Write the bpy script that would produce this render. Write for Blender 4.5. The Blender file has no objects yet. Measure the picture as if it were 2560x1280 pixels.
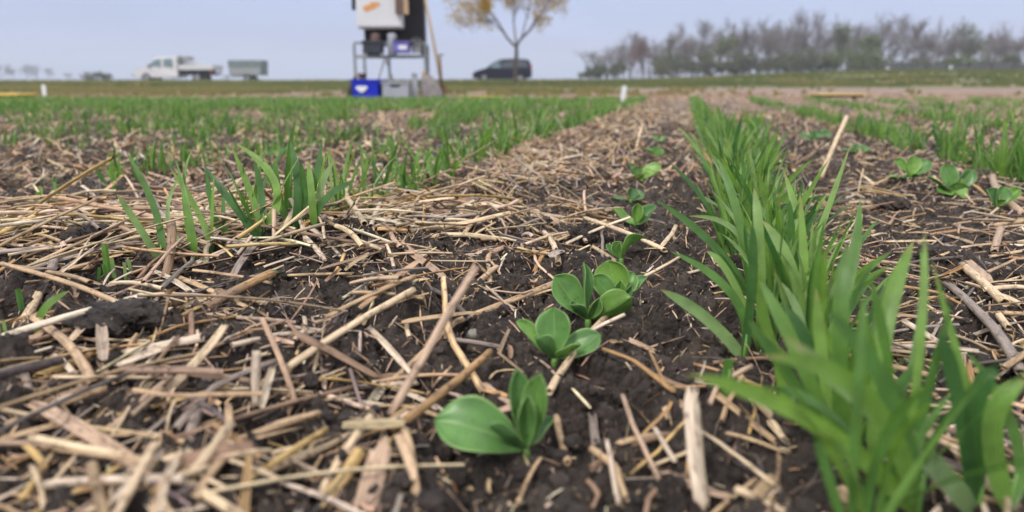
import bpy, math, random
import numpy as np
from mathutils import Vector

random.seed(7)
RNG = np.random.default_rng(11)
SC = bpy.context.scene
COL = SC.collection

# ------------------------------------------------------------------ camera
CH = 0.18                      # camera height in metres
PITCH = math.radians(13.6)
FPX = 1800.0                   # focal length in pixels of the 2560 wide photograph
cam_d = bpy.data.cameras.new("camera")
cam = bpy.data.objects.new("camera", cam_d)
COL.objects.link(cam)
cam.location = (0, 0, CH)
cam.rotation_euler = (math.radians(90) - PITCH, 0, 0)
cam_d.sensor_width = 36.0
cam_d.lens = 36.0 * FPX / 2560.0
cam_d.clip_start = 0.01
cam_d.clip_end = 6000
cam_d.dof.use_dof = True
cam_d.dof.focus_distance = 0.66
cam_d.dof.aperture_fstop = 5.4
SC.camera = cam

# ------------------------------------------------------------------ sky and sun
SUN_EL, SUN_AZ = math.radians(50), math.radians(215)
wd = bpy.data.worlds.new("World")
SC.world = wd
wd.use_nodes = True
nt = wd.node_tree
bg = nt.nodes["Background"]
sky = nt.nodes.new("ShaderNodeTexSky")
sky.sky_type = 'NISHITA'
sky.sun_disc = False
sky.sun_elevation = SUN_EL
sky.sun_rotation = SUN_AZ
sky.dust_density = 2.0
geo = nt.nodes.new("ShaderNodeTexCoord")
sep = nt.nodes.new("ShaderNodeSeparateXYZ")
nt.links.new(geo.outputs['Generated'], sep.inputs[0])
ramp = nt.nodes.new("ShaderNodeValToRGB")      # overcast luminance: pale horizon, brighter overhead
nt.links.new(sep.outputs['Z'], ramp.inputs[0])
els = ramp.color_ramp.elements
els[0].position = 0.0; els[0].color = (4.5, 4.95, 6.6, 1)
els[1].position = 1.0; els[1].color = (13.0, 12.7, 12.6, 1)
for p_, c_ in ((0.05, (4.3, 4.75, 6.6, 1)), (0.14, (3.9, 4.75, 6.9, 1)), (0.35, (8.6, 8.8, 9.4, 1))):
    e = els.new(p_); e.color = c_
noi = nt.nodes.new("ShaderNodeTexNoise")
mp = nt.nodes.new("ShaderNodeMapping"); mp.inputs['Scale'].default_value = (1.4, 1.4, 9.0)
nt.links.new(geo.outputs['Generated'], mp.inputs[0]); nt.links.new(mp.outputs[0], noi.inputs['Vector'])
noi.inputs['Scale'].default_value = 2.3; noi.inputs['Detail'].default_value = 4
mr = nt.nodes.new("ShaderNodeMapRange")
mr.inputs[1].default_value = 0.3; mr.inputs[2].default_value = 0.7
mr.inputs[3].default_value = 0.95; mr.inputs[4].default_value = 1.05
nt.links.new(noi.outputs[0], mr.inputs[0])
vm = nt.nodes.new("ShaderNodeVectorMath"); vm.operation = 'SCALE'
nt.links.new(ramp.outputs[0], vm.inputs[0]); nt.links.new(mr.outputs[0], vm.inputs['Scale'])
mx = nt.nodes.new("ShaderNodeMix"); mx.data_type = 'RGBA'
mx.inputs[0].default_value = 0.90
nt.links.new(sky.outputs[0], mx.inputs[6]); nt.links.new(vm.outputs[0], mx.inputs[7])
nt.links.new(mx.outputs[2], bg.inputs[0])
bg.inputs[1].default_value = 0.10

sd = bpy.data.lights.new("sun", 'SUN')
sd.energy = 1.9; sd.angle = math.radians(10); sd.color = (1.0, 0.96, 0.9)
so = bpy.data.objects.new("sun", sd)
COL.objects.link(so)
dv = Vector((math.sin(SUN_AZ) * math.cos(SUN_EL), math.cos(SUN_AZ) * math.cos(SUN_EL), math.sin(SUN_EL)))
so.rotation_euler = dv.to_track_quat('Z', 'Y').to_euler()
so.location = (0, 0, 5)
SC.view_settings.view_transform = 'Standard'
SC.view_settings.look = 'None'
SC.view_settings.exposure = 0.38
SC.view_settings.gamma = 1.0

# ------------------------------------------------------------------ numeric helpers
def _hash(ix, iy, s):
    h = (ix.astype(np.int64) * 374761393 + iy.astype(np.int64) * 668265263 + s * 2246822519) & 0xFFFFFFFF
    h = ((h ^ (h >> 13)) * 1274126177) & 0xFFFFFFFF
    h = (h ^ (h >> 16)) & 0xFFFFFFFF
    return h / 4294967296.0

def perlin(x, y, s=0):
    x0 = np.floor(x); y0 = np.floor(y)
    fx = x - x0; fy = y - y0
    u = fx * fx * fx * (fx * (fx * 6 - 15) + 10); v = fy * fy * fy * (fy * (fy * 6 - 15) + 10)
    def g(ix, iy, dx, dy):
        a = _hash(ix, iy, s) * 2 * np.pi
        return np.cos(a) * dx + np.sin(a) * dy
    a = g(x0, y0, fx, fy); b = g(x0 + 1, y0, fx - 1, fy)
    c = g(x0, y0 + 1, fx, fy - 1); d = g(x0 + 1, y0 + 1, fx - 1, fy - 1)
    return (a + u * (b - a)) * (1 - v) + (c + u * (d - c)) * v

def lumps(x, y, cell, s, fill=0.8):
    """rounded crumbs: one dome per cell, random size, the highest wins; 0..~1"""
    X = x / cell; Y = y / cell
    X = X + 0.30 * perlin(X * 2.3, Y * 2.3, s + 50); Y = Y + 0.30 * perlin(X * 2.3 + 9, Y * 2.3, s + 51)
    X = X + 0.10 * perlin(X * 6, Y * 6, s + 52)
    ix = np.floor(X); iy = np.floor(Y)
    out = np.zeros_like(X)
    for dx in (-1, 0, 1):
        for dy in (-1, 0, 1):
            cx = ix + dx; cy = iy + dy
            px = cx + 0.15 + 0.7 * _hash(cx, cy, s); py = cy + 0.15 + 0.7 * _hash(cx, cy, s + 1)
            r = 0.25 + 0.55 * _hash(cx, cy, s + 2) ** 1.3
            on = _hash(cx, cy, s + 3) < fill
            d2 = ((X - px) ** 2 + (Y - py) ** 2) / (r * r)
            out = np.maximum(out, np.where(on & (d2 < 1), np.maximum(0, 1 - d2) ** 0.62 * r * (1 + 0.5 * (X - px) * (2 * _hash(cx, cy, s + 5) - 1) / r), 0))
    return out

PHI = math.atan2(0.2444, 1.0288)
CPH, SPH = math.cos(PHI), math.sin(PHI)
def row_st(x, y):
    return x * CPH - y * SPH, x * SPH + y * CPH
def row_xy(s, t):
    return s * CPH + t * SPH, -s * SPH + t * CPH

def sstep(a, b, v):
    t = np.clip((v - a) / (b - a), 0, 1)
    return t * t * (3 - 2 * t)

MOUNDS = []   # (x, y, rx, ry, h)
def macro(x, y):
    s, t = row_st(x, y)
    near = 1 - sstep(3.5, 7.0, y)
    h = 0.016 * np.exp(-((s + 0.27) / 0.12) ** 2) * (1 - sstep(2.6, 6, y))
    h = h - 0.012 * np.exp(-((s - 0.22) / 0.10) ** 2) * near
    for (mx_, my_, rx, ry, hh) in MOUNDS:
        h = h + hh * np.exp(-((x - mx_) / rx) ** 2 - ((y - my_) / ry) ** 2)
    h = h + near * 0.010 * perlin(x * 5.0, y * 5.0, 3) + near * 0.010 * perlin(x * 12, y * 12, 4)
    h = h + 0.006 * sstep(3.5, 7, y) * perlin(x * 1.0, y * 1.0, 5)
    # the verge rising to the road
    R = 0.20 + 0.60 * sstep(3, 24, x - 0.02 * y) - 0.03 * sstep(0, 18, -x)
    R = R + 0.03 * perlin(x * 0.12, y * 0.12, 8)
    dip = 0.10 * sstep(46, 50, y) * (1 - sstep(60, 66, y)) * (1 - sstep(2, 14, x))
    h = h + sstep(24, 44, y) * R - dip
    return h

def hf(x, y):
    x = np.asarray(x, float); y = np.asarray(y, float)
    h = macro(x, y)
    near = 1 - sstep(2.5, 5.5, y)
    pat = 0.65 + 0.8 * perlin(x * 9, y * 9, 21)
    pat = np.clip(pat, 0.25, 1.3)
    h = h + near * (0.024 * lumps(x, y, 0.045, 100, 0.42) * pat + 0.018 * lumps(x, y, 0.021, 200, 0.62) * pat
                    + 0.0100 * lumps(x, y, 0.0095, 300, 0.85))
    return h - 0.008 * near

def ray(px, py):
    a = (px - 1280) / FPX; b = (640 - py) / FPX
    return np.array([a, math.cos(PITCH) + b * math.sin(PITCH), -math.sin(PITCH) + b * math.cos(PITCH)])

_T = np.geomspace(0.2, 12, 900)
def G(px, py, lift=0.0):
    """where the line of sight through a pixel first comes within `lift` of the soil"""
    r = ray(px, py)
    z = CH + r[2] * _T
    hh = hf(r[0] * _T, r[1] * _T) + lift
    k = np.nonzero(z <= hh)[0]
    t = _T[k[0]] if len(k) else _T[-1]
    return np.array([r[0] * t, r[1] * t, CH + r[2] * t])

def W(px, py, Y):
    r = ray(px, py); t = Y / r[1]
    return np.array([r[0] * t, Y, CH + r[2] * t])

# ------------------------------------------------------------------ mesh helpers
def mk_mesh(name, V, faces, mat=None, smooth=True, attrs=None, parent=None, mats=None, mat_idx=None, link=True):
    me = bpy.data.meshes.new(name)
    V = np.asarray(V, np.float32).reshape(-1, 3)
    fl = [np.asarray(f, np.int32) for f in faces if len(f)]
    me.vertices.add(len(V)); me.vertices.foreach_set("co", V.ravel())
    loops = np.concatenate([f.ravel() for f in fl])
    sizes = np.concatenate([np.full(len(f), f.shape[1], np.int32) for f in fl])
    starts = np.concatenate([[0], np.cumsum(sizes)[:-1]]).astype(np.int32)
    me.loops.add(len(loops)); me.loops.foreach_set("vertex_index", loops)
    me.polygons.add(len(sizes)); me.polygons.foreach_set("loop_start", starts)
    me.update(calc_edges=True)
    me.polygons.foreach_set("use_smooth", np.full(len(sizes), smooth, bool))
    if attrs:
        for k, a in attrs.items():
            a = np.asarray(a, np.float32)
            if a.shape[-1] == 4:
                at = me.attributes.new(k, 'FLOAT_COLOR', 'POINT'); at.data.foreach_set("color", a.ravel())
            else:
                at = me.attributes.new(k, 'FLOAT_VECTOR', 'POINT'); at.data.foreach_set("vector", a.ravel())
    if mats:
        for m in mats: me.materials.append(m)
        me.polygons.foreach_set("material_index", np.asarray(mat_idx, np.int32))
    elif mat:
        me.materials.append(mat)
    if not link: return me
    ob = bpy.data.objects.new(name, me)
    COL.objects.link(ob)
    if parent: ob.parent = parent
    return ob

def tag(o, label=None, cat=None, group=None, kind=None):
    if label: o['label'] = label
    if cat: o['category'] = cat
    if group: o['group'] = group
    if kind: o['kind'] = kind
    return o

def empty(name, loc, label, cat, group=None, rz=0.0):
    o = bpy.data.objects.new(name, None)
    COL.objects.link(o); o.location = loc; o.rotation_euler = (0, 0, rz)
    o.empty_display_size = 0.05
    return tag(o, label, cat, group)

class MB:
    """collects shapes of one part, in the local frame of its parent"""
    def __init__(s): s.V = []; s.F = {}; s.n = 0
    def add(s, V, faces):
        for f in faces:
            f = np.asarray(f, int)
            if f.ndim == 1: f = f[None]
            s.F.setdefault(f.shape[1], []).append(f + s.n)
        s.V.append(np.asarray(V, float)); s.n += len(V); return s
    def box(s, c, d, rz=0, bev=0.0, taper=1.0, rx=0.0, ry=0.0):
        x, y, z = [q / 2 for q in d]
        b = min(bev, x * .9, y * .9, z * .9)
        if b <= 0:
            V = np.array([(i * x * (taper if k < 0 else 1), j * y * (taper if k < 0 else 1), k * z) for k in (-1, 1) for j in (-1, 1) for i in (-1, 1)], float)
            F = [[(0, 2, 3, 1), (4, 5, 7, 6), (0, 1, 5, 4), (2, 6, 7, 3), (0, 4, 6, 2), (1, 3, 7, 5)]]
        else:
            ring = []
            prof = [(-z, b), (-z + b, 0), (z - b, 0), (z, b)]
            for (zz, ins) in prof:
                tp = taper if zz < 0 else 1
                X = (x - ins) * tp; Yq = (y - ins) * tp; c1 = b * 0.9
                ring += [(-X + c1, -Yq, zz), (X - c1, -Yq, zz), (X, -Yq + c1, zz), (X, Yq - c1, zz), (X - c1, Yq, zz), (-X + c1, Yq, zz), (-X, Yq - c1, zz), (-X, -Yq + c1, zz)]
            V = np.array(ring, float)
            F4 = [(r * 8 + i, r * 8 + (i + 1) % 8, r * 8 + 8 + (i + 1) % 8, r * 8 + 8 + i) for r in range(3) for i in range(8)]
            F = [F4, [tuple(range(7, -1, -1))], [tuple(range(24, 32))]]
        V = rot(V, rx, ry, rz) + np.array(c, float)
        return s.add(V, F)
    def tube(s, pts, rad, n=8, cap=True):
        pts = np.asarray(pts, float)
        rad = np.broadcast_to(np.asarray(rad, float), (len(pts),))
        V, F = tube_geo(pts[None], rad[None], n)
        fs = [F]
        if cap:
            fs.append([list(range(n))[::-1]]); m = (len(pts) - 1) * n; fs.append([list(range(m, m + n))])
        return s.add(V, fs)
    def prism(s, prof, y0, y1, ins=0.0):
        """profile (x,z) extruded along y"""
        prof = np.asarray(prof, float); n = len(prof)
        V = np.concatenate([np.c_[prof[:, 0], np.full(n, y), prof[:, 1]] for y in (y0, y1)])
        F = [(i, (i + 1) % n, n + (i + 1) % n, n + i) for i in range(n)]
        return s.add(V, [F, [list(range(n))[::-1]], [list(range(n, 2 * n))]])
    def build(s, name, mat, parent=None, smooth=False, attrs=None):
        return mk_mesh(name, np.concatenate(s.V), [np.concatenate(v) for v in s.F.values()], mat, smooth, attrs, parent)

def rot(V, rx=0, ry=0, rz=0):
    V = np.asarray(V, float)
    if rx:
        c, q = math.cos(rx), math.sin(rx); V = np.c_[V[:, 0], c * V[:, 1] - q * V[:, 2], q * V[:, 1] + c * V[:, 2]]
    if ry:
        c, q = math.cos(ry), math.sin(ry); V = np.c_[c * V[:, 0] + q * V[:, 2], V[:, 1], -q * V[:, 0] + c * V[:, 2]]
    if rz:
        c, q = math.cos(rz), math.sin(rz); V = np.c_[c * V[:, 0] - q * V[:, 1], q * V[:, 0] + c * V[:, 1], V[:, 2]]
    return V

def nrm(v): return v / np.maximum(np.linalg.norm(v, axis=-1, keepdims=True), 1e-9)

def frames(P, up):
    """P (N,K,3), up (N,3) or (3,)"""
    T = nrm(np.gradient(P, axis=1))
    up = np.broadcast_to(np.asarray(up, float)[..., None, :] if np.ndim(up) == 2 else np.asarray(up, float), P.shape)
    S = nrm(np.cross(T, up)); U = nrm(np.cross(S, T))
    return S, U

def sweep(P, S, U, prof, closed):
    """prof (N,K,M,2) -> V, quads"""
    N, K, M = prof.shape[:3]
    V = P[:, :, None] + S[:, :, None] * prof[..., :1] + U[:, :, None] * prof[..., 1:]
    n = np.arange(N)[:, None, None] * K * M; k = np.arange(K - 1)[None, :, None] * M
    m = np.arange(M if closed else M - 1)[None, None]
    a = n + k + m; b = n + k + (m + 1) % M
    F = np.stack([a, b, b + M, a + M], -1).reshape(-1, 4)
    return V.reshape(-1, 3), F

def tube_geo(P, R, n):
    ax = np.array([0.13, 0.21, 1.0])
    d = nrm(P[:, -1] - P[:, 0])
    up = np.where(np.abs(d @ nrm(ax))[:, None] > 0.9, np.array([[1.0, 0.2, 0.1]]), ax[None])
    S, U = frames(P, up)
    a = np.arange(n) * 2 * np.pi / n
    prof = np.stack([np.cos(a), np.sin(a)], -1)[None, None] * R[:, :, None, None]
    return sweep(P, S, U, prof, True)

# ------------------------------------------------------------------ materials
def mat_new(name):
    m = bpy.data.materials.new(name); m.use_nodes = True
    t = m.node_tree; b = t.nodes["Principled BSDF"]
    return m, t, b
def N(t, typ, **kw):
    n = t.nodes.new(typ)
    for k, v in kw.items():
        if k.startswith('i_'):
            key = k[2:]; key = int(key) if key.isdigit() else key.replace('_', ' ')
            n.inputs[key].default_value = v
        else: setattr(n, k, v)
    return n
def L(t, a, b): t.links.new(a, b)
def ramp_node(t, stops):
    r = t.nodes.new("ShaderNodeValToRGB"); e = r.color_ramp.elements
    e[0].position, e[0].color = stops[0][0], (*stops[0][1], 1)
    e[1].position, e[1].color = stops[-1][0], (*stops[-1][1], 1)
    for p, c in stops[1:-1]:
        q = e.new(p); q.color = (*c, 1)
    return r

def simple(name, col, rough=0.6, metal=0.0, vary=0.15, scale=8.0, spec=0.4, bump=0.0):
    m, t, b = mat_new(name)
    tc = N(t, "ShaderNodeTexCoord"); n = N(t, "ShaderNodeTexNoise", i_Scale=scale, i_Detail=5.0)
    L(t, tc.outputs['Object'], n.inputs['Vector'])
    lo = [c * (1 - vary) for c in col]; hi = [min(1, c * (1 + vary)) for c in col]
    r = ramp_node(t, [(0.3, lo), (0.7, hi)]); L(t, n.outputs[0], r.inputs[0])
    L(t, r.outputs[0], b.inputs['Base Color'])
    b.inputs['Roughness'].default_value = rough; b.inputs['Metallic'].default_value = metal
    b.inputs['Specular IOR Level'].default_value = spec
    if bump:
        bp = N(t, "ShaderNodeBump", i_Strength=bump, i_Distance=0.01); L(t, n.outputs[0], bp.inputs['Height']); L(t, bp.outputs[0], b.inputs['Normal'])
    return m

def soil_material():
    m, t, b = mat_new("soil")
    g = N(t, "ShaderNodeNewGeometry")
    n1 = N(t, "ShaderNodeTexNoise", i_Scale=28.0, i_Detail=6.0, i_Roughness=0.65); L(t, g.outputs['Position'], n1.inputs['Vector'])
    r1 = ramp_node(t, [(0.32, (0.027, 0.020, 0.017)), (0.5, (0.055, 0.041, 0.035)), (0.66, (0.118, 0.090, 0.076))])
    L(t, n1.outputs[0], r1.inputs[0])
    # pale chaff dust and specks among the crumbs
    v = N(t, "ShaderNodeTexVoronoi", i_Scale=330.0); v.inputs['Randomness'].default_value = 1.0
    wv = N(t, "ShaderNodeTexNoise", i_Scale=160.0, i_Detail=2.0); L(t, g.outputs['Position'], wv.inputs['Vector'])
    L(t, g.outputs['Position'], v.inputs['Vector'])
    sepc = N(t, "ShaderNodeSeparateColor"); L(t, v.outputs['Color'], sepc.inputs[0])
    gt = N(t, "ShaderNodeMath", operation='GREATER_THAN', i_1=0.90); L(t, sepc.outputs[0], gt.inputs[0])
    lt = N(t, "ShaderNodeMath", operation='LESS_THAN', i_1=0.30); L(t, v.outputs['Distance'], lt.inputs[0])
    ml = N(t, "ShaderNodeMath", operation='MULTIPLY'); L(t, gt.outputs[0], ml.inputs[0]); L(t, lt.outputs[0], ml.inputs[1])
    mx = N(t, "ShaderNodeMix", data_type='RGBA'); mx.inputs[7].default_value = (0.30, 0.22, 0.15, 1)
    L(t, ml.outputs[0], mx.inputs[0]); L(t, r1.outputs[0], mx.inputs[6])
    # straw cover seen from afar (beyond the pieces one can make out)
    sp = N(t, "ShaderNodeSeparateXYZ"); L(t, g.outputs['Position'], sp.inputs[0])
    far = N(t, "ShaderNodeMapRange", i_1=2.0, i_2=6.0); L(t, sp.outputs['Y'], far.inputs[0])
    n3 = N(t, "ShaderNodeTexNoise", i_Scale=9.0, i_Detail=6.0); L(t, g.outputs['Position'], n3.inputs['Vector'])
    r3 = ramp_node(t, [(0.38, (0.10, 0.075, 0.062)), (0.62, (0.30, 0.22, 0.165))]); L(t, n3.outputs[0], r3.inputs[0])
    m2 = N(t, "ShaderNodeMix", data_type='RGBA'); L(t, far.outputs[0], m2.inputs[0]); L(t, mx.outputs[2], m2.inputs[6]); L(t, r3.outputs[0], m2.inputs[7])
    L(t, m2.outputs[2], b.inputs['Base Color'])
    n2 = N(t, "ShaderNodeTexNoise", i_Scale=420.0, i_Detail=5.0, i_Roughness=0.75); L(t, g.outputs['Position'], n2.inputs['Vector'])
    n4 = N(t, "ShaderNodeTexVoronoi", i_Scale=210.0); L(t, g.outputs['Position'], n4.inputs['Vector'])
    ad = N(t, "ShaderNodeMath", operation='SUBTRACT'); L(t, n2.outputs[0], ad.inputs[0]); L(t, n4.outputs['Distance'], ad.inputs[1])
    bp = N(t, "ShaderNodeBump", i_Strength=1.0, i_Distance=0.0045); L(t, ad.outputs[0], bp.inputs['Height']); L(t, bp.outputs[0], b.inputs['Normal'])
    rr = N(t, "ShaderNodeMapRange", i_1=0.35, i_2=0.65, i_3=0.42, i_4=0.85); L(t, n1.outputs[0], rr.inputs[0]); L(t, rr.outputs[0], b.inputs['Roughness'])
    b.inputs['Specular IOR Level'].default_value = 0.42
    return m

def terrain_material():
    m, t, b = mat_new("terrain")
    g = N(t, "ShaderNodeNewGeometry"); sp = N(t, "ShaderNodeSeparateXYZ"); L(t, g.outputs['Position'], sp.inputs[0])
    n = N(t, "ShaderNodeTexNoise", i_Scale=0.35, i_Detail=6.0); L(t, g.outputs['Position'], n.inputs['Vector'])
    n2 = N(t, "ShaderNodeTexNoise", i_Scale=5.0, i_Detail=8.0, i_Roughness=0.7); L(t, g.outputs['Position'], n2.inputs['Vector'])
    soil = ramp_node(t, [(0.3, (0.17, 0.118, 0.092)), (0.7, (0.30, 0.215, 0.175))]); L(t, n2.outputs[0], soil.inputs[0])
    grs = ramp_node(t, [(0.36, (0.075, 0.095, 0.035)), (0.46, (0.115, 0.125, 0.048)), (0.53, (0.165, 0.14, 0.06)), (0.64, (0.20, 0.145, 0.09))]); L(t, n.outputs[0], grs.inputs[0])
    dt = N(t, "ShaderNodeMapRange", i_1=0.3, i_2=0.7, i_3=0.6, i_4=1.35); L(t, n2.outputs[0], dt.inputs[0])
    gs = N(t, "ShaderNodeVectorMath", operation='SCALE'); L(t, grs.outputs[0], gs.inputs[0]); L(t, dt.outputs[0], gs.inputs['Scale'])
    yy = N(t, "ShaderNodeMath", operation='MULTIPLY_ADD', i_1=9.0); L(t, n.outputs[0], yy.inputs[0]); L(t, sp.outputs['Y'], yy.inputs[2])
    xx = N(t, "ShaderNodeMapRange", i_1=-1.0, i_2=5.0, i_3=9.0, i_4=0.0); L(t, sp.outputs['X'], xx.inputs[0])
    y3 = N(t, "ShaderNodeMath", operation='ADD'); L(t, yy.outputs[0], y3.inputs[0]); L(t, xx.outputs[0], y3.inputs[1])
    n5 = N(t, "ShaderNodeTexNoise", i_Scale=1.3, i_Detail=4.0); L(t, g.outputs['Position'], n5.inputs['Vector'])
    y4 = N(t, "ShaderNodeMath", operation='MULTIPLY_ADD', i_1=14.0); L(t, n5.outputs[0], y4.inputs[0]); L(t, y3.outputs[0], y4.inputs[2])
    f = N(t, "ShaderNodeMapRange", i_1=31.0, i_2=35.0); L(t, y4.outputs[0], f.inputs[0])
    mx = N(t, "ShaderNodeMix", data_type='RGBA'); L(t, f.outputs[0], mx.inputs[0]); L(t, soil.outputs[0], mx.inputs[6]); L(t, gs.outputs[0], mx.inputs[7])
    L(t, mx.outputs[2], b.inputs['Base Color']); b.inputs['Roughness'].default_value = 0.9
    bp = N(t, "ShaderNodeBump", i_Strength=0.5, i_Distance=0.05); L(t, n2.outputs[0], bp.inputs['Height']); L(t, bp.outputs[0], b.inputs['Normal'])
    return m

def straw_material():
    m, t, b = mat_new("straw")
    a = N(t, "ShaderNodeAttribute", attribute_name="tint"); st = N(t, "ShaderNodeAttribute", attribute_name="st")
    mp = N(t, "ShaderNodeMapping"); mp.inputs['Scale'].default_value = (45, 1500, 900); L(t, st.outputs['Vector'], mp.inputs[0])
    n = N(t, "ShaderNodeTexNoise", i_Scale=1.0, i_Detail=3.0, i_Roughness=0.6); L(t, mp.outputs[0], n.inputs['Vector'])
    mr = N(t, "ShaderNodeMapRange", i_1=0.3, i_2=0.7, i_3=0.48, i_4=1.35); L(t, n.outputs[0], mr.inputs[0])
    mp2 = N(t, "ShaderNodeMapping"); mp2.inputs['Scale'].default_value = (120, 260, 900); L(t, st.outputs['Vector'], mp2.inputs[0])
    n2 = N(t, "ShaderNodeTexNoise", i_Scale=1.0, i_Detail=5.0, i_Roughness=0.7); L(t, mp2.outputs[0], n2.inputs['Vector'])
    r2 = ramp_node(t, [(0.33, (0.30, 0.24, 0.20)), (0.46, (0.92, 0.88, 0.86)), (0.75, (1.1, 1.05, 1.0))]); L(t, n2.outputs[0], r2.inputs[0])
    v1 = N(t, "ShaderNodeVectorMath", operation='SCALE'); L(t, a.outputs['Color'], v1.inputs[0]); L(t, mr.outputs[0], v1.inputs['Scale'])
    v2 = N(t, "ShaderNodeVectorMath", operation='MULTIPLY'); L(t, v1.outputs[0], v2.inputs[0]); L(t, r2.outputs[0], v2.inputs[1])
    L(t, v2.outputs[0], b.inputs['Base Color'])
    b.inputs['Roughness'].default_value = 0.5; b.inputs['Specular IOR Level'].default_value = 0.35
    bp = N(t, "ShaderNodeBump", i_Strength=0.5, i_Distance=0.0006); L(t, n.outputs[0], bp.inputs['Height']); L(t, bp.outputs[0], b.inputs['Normal'])
    return m

def leaf_material(name, stops, rand=0.25, veins=7.0, trans=0.35, rough=0.42, margin=None, vein_amt=0.25, dirt=False, tipcol=None):
    """st = (along 0..1, across 0..1, random)"""
    m, t, b = mat_new(name)
    st = N(t, "ShaderNodeAttribute", attribute_name="st"); sp = N(t, "ShaderNodeSeparateXYZ"); L(t, st.outputs['Vector'], sp.inputs[0])
    oi = N(t, "ShaderNodeObjectInfo")
    ad = N(t, "ShaderNodeMath", operation='ADD'); L(t, sp.outputs['Z'], ad.inputs[0]); L(t, oi.outputs['Random'], ad.inputs[1])
    fr = N(t, "ShaderNodeMath", operation='FRACT'); L(t, ad.outputs[0], fr.inputs[0])
    r = ramp_node(t, stops); L(t, fr.outputs[0], r.inputs[0])
    mu = N(t, "ShaderNodeMath", operation='MULTIPLY', i_1=veins * 2 * math.pi); L(t, sp.outputs['Y'], mu.inputs[0])
    sn = N(t, "ShaderNodeMath", operation='SINE'); L(t, mu.outputs[0], sn.inputs[0])
    g = N(t, "ShaderNodeNewGeometry"); no = N(t, "ShaderNodeTexNoise", i_Scale=70.0, i_Detail=4.0); L(t, g.outputs['Position'], no.inputs['Vector'])
    k = N(t, "ShaderNodeMapRange", i_1=-1.0, i_2=1.0, i_3=1 - vein_amt, i_4=1 + vein_amt); L(t, sn.outputs[0], k.inputs[0])
    k2 = N(t, "ShaderNodeMapRange", i_1=0.3, i_2=0.7, i_3=0.78, i_4=1.22); L(t, no.outputs[0], k2.inputs[0])
    km = N(t, "ShaderNodeMath", operation='MULTIPLY'); L(t, k.outputs[0], km.inputs[0]); L(t, k2.outputs[0], km.inputs[1])
    sc = N(t, "ShaderNodeVectorMath", operation='SCALE'); L(t, r.outputs[0], sc.inputs[0]); L(t, km.outputs[0], sc.inputs['Scale'])
    out = sc.outputs[0]
    if dirt:
        nd_ = N(t, "ShaderNodeTexNoise", i_Scale=430.0, i_Detail=3.0); L(t, g.outputs['Position'], nd_.inputs['Vector'])
        rd = N(t, "ShaderNodeMapRange", i_1=0.66, i_2=0.70, i_4=0.75); L(t, nd_.outputs[0], rd.inputs[0])
        md = N(t, "ShaderNodeMix", data_type='RGBA'); md.inputs[7].default_value = (0.05, 0.04, 0.025, 1)
        L(t, rd.outputs[0], md.inputs[0]); L(t, out, md.inputs[6]); out = md.outputs[2]
    if tipcol:
        rt = N(t, "ShaderNodeMapRange", i_1=0.90, i_2=1.0, i_4=0.8); L(t, sp.outputs['X'], rt.inputs[0])
        rt2 = N(t, "ShaderNodeMath", operation='GREATER_THAN', i_1=0.55); L(t, fr.outputs[0], rt2.inputs[0])
        rt3 = N(t, "ShaderNodeMath", operation='MULTIPLY'); L(t, rt.outputs[0], rt3.inputs[0]); L(t, rt2.outputs[0], rt3.inputs[1])
        md = N(t, "ShaderNodeMix", data_type='RGBA'); md.inputs[7].default_value = (*tipcol, 1)
        L(t, rt3.outputs[0], md.inputs[0]); L(t, out, md.inputs[6]); out = md.outputs[2]
    if margin:
        a1 = N(t, "ShaderNodeMath", operation='SUBTRACT', i_1=0.5); L(t, sp.outputs['Y'], a1.inputs[0])
        a2 = N(t, "ShaderNodeMath", operation='ABSOLUTE'); L(t, a1.outputs[0], a2.inputs[0])
        a3 = N(t, "ShaderNodeMapRange", i_1=0.455, i_2=0.49); L(t, a2.outputs[0], a3.inputs[0])
        a4 = N(t, "ShaderNodeMapRange", i_1=0.022, i_2=0.008); L(t, a2.outputs[0], a4.inputs[0])
        a5 = N(t, "ShaderNodeMath", operation='MULTIPLY', i_1=0.5); L(t, a4.outputs[0], a5.inputs[0])
        a6 = N(t, "ShaderNodeMath", operation='MAXIMUM'); L(t, a3.outputs[0], a6.inputs[0]); L(t, a5.outputs[0], a6.inputs[1])
        mm = N(t, "ShaderNodeMix", data_type='RGBA'); mm.inputs[7].default_value = (*margin, 1)
        L(t, a6.outputs[0], mm.inputs[0]); L(t, out, mm.inputs[6]); out = mm.outputs[2]
    L(t, out, b.inputs['Base Color'])
    b.inputs['Roughness'].default_value = rough; b.inputs['Specular IOR Level'].default_value = 0.45
    bp = N(t, "ShaderNodeBump", i_Strength=0.35, i_Distance=0.0008); L(t, (sn if vein_amt > .1 else no).outputs[0], bp.inputs['Height']); L(t, bp.outputs[0], b.inputs['Normal'])
    tr = N(t, "ShaderNodeBsdfTranslucent")
    br = N(t, "ShaderNodeVectorMath", operation='MULTIPLY'); br.inputs[1].default_value = (1.3, 1.45, 0.6); L(t, out, br.inputs[0]); L(t, br.outputs[0], tr.inputs['Color'])
    ms = N(t, "ShaderNodeMixShader", i_0=trans); o = t.nodes['Material Output']
    L(t, b.outputs[0], ms.inputs[1]); L(t, tr.outputs[0], ms.inputs[2]); L(t, ms.outputs[0], o.inputs['Surface'])
    return m

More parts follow.
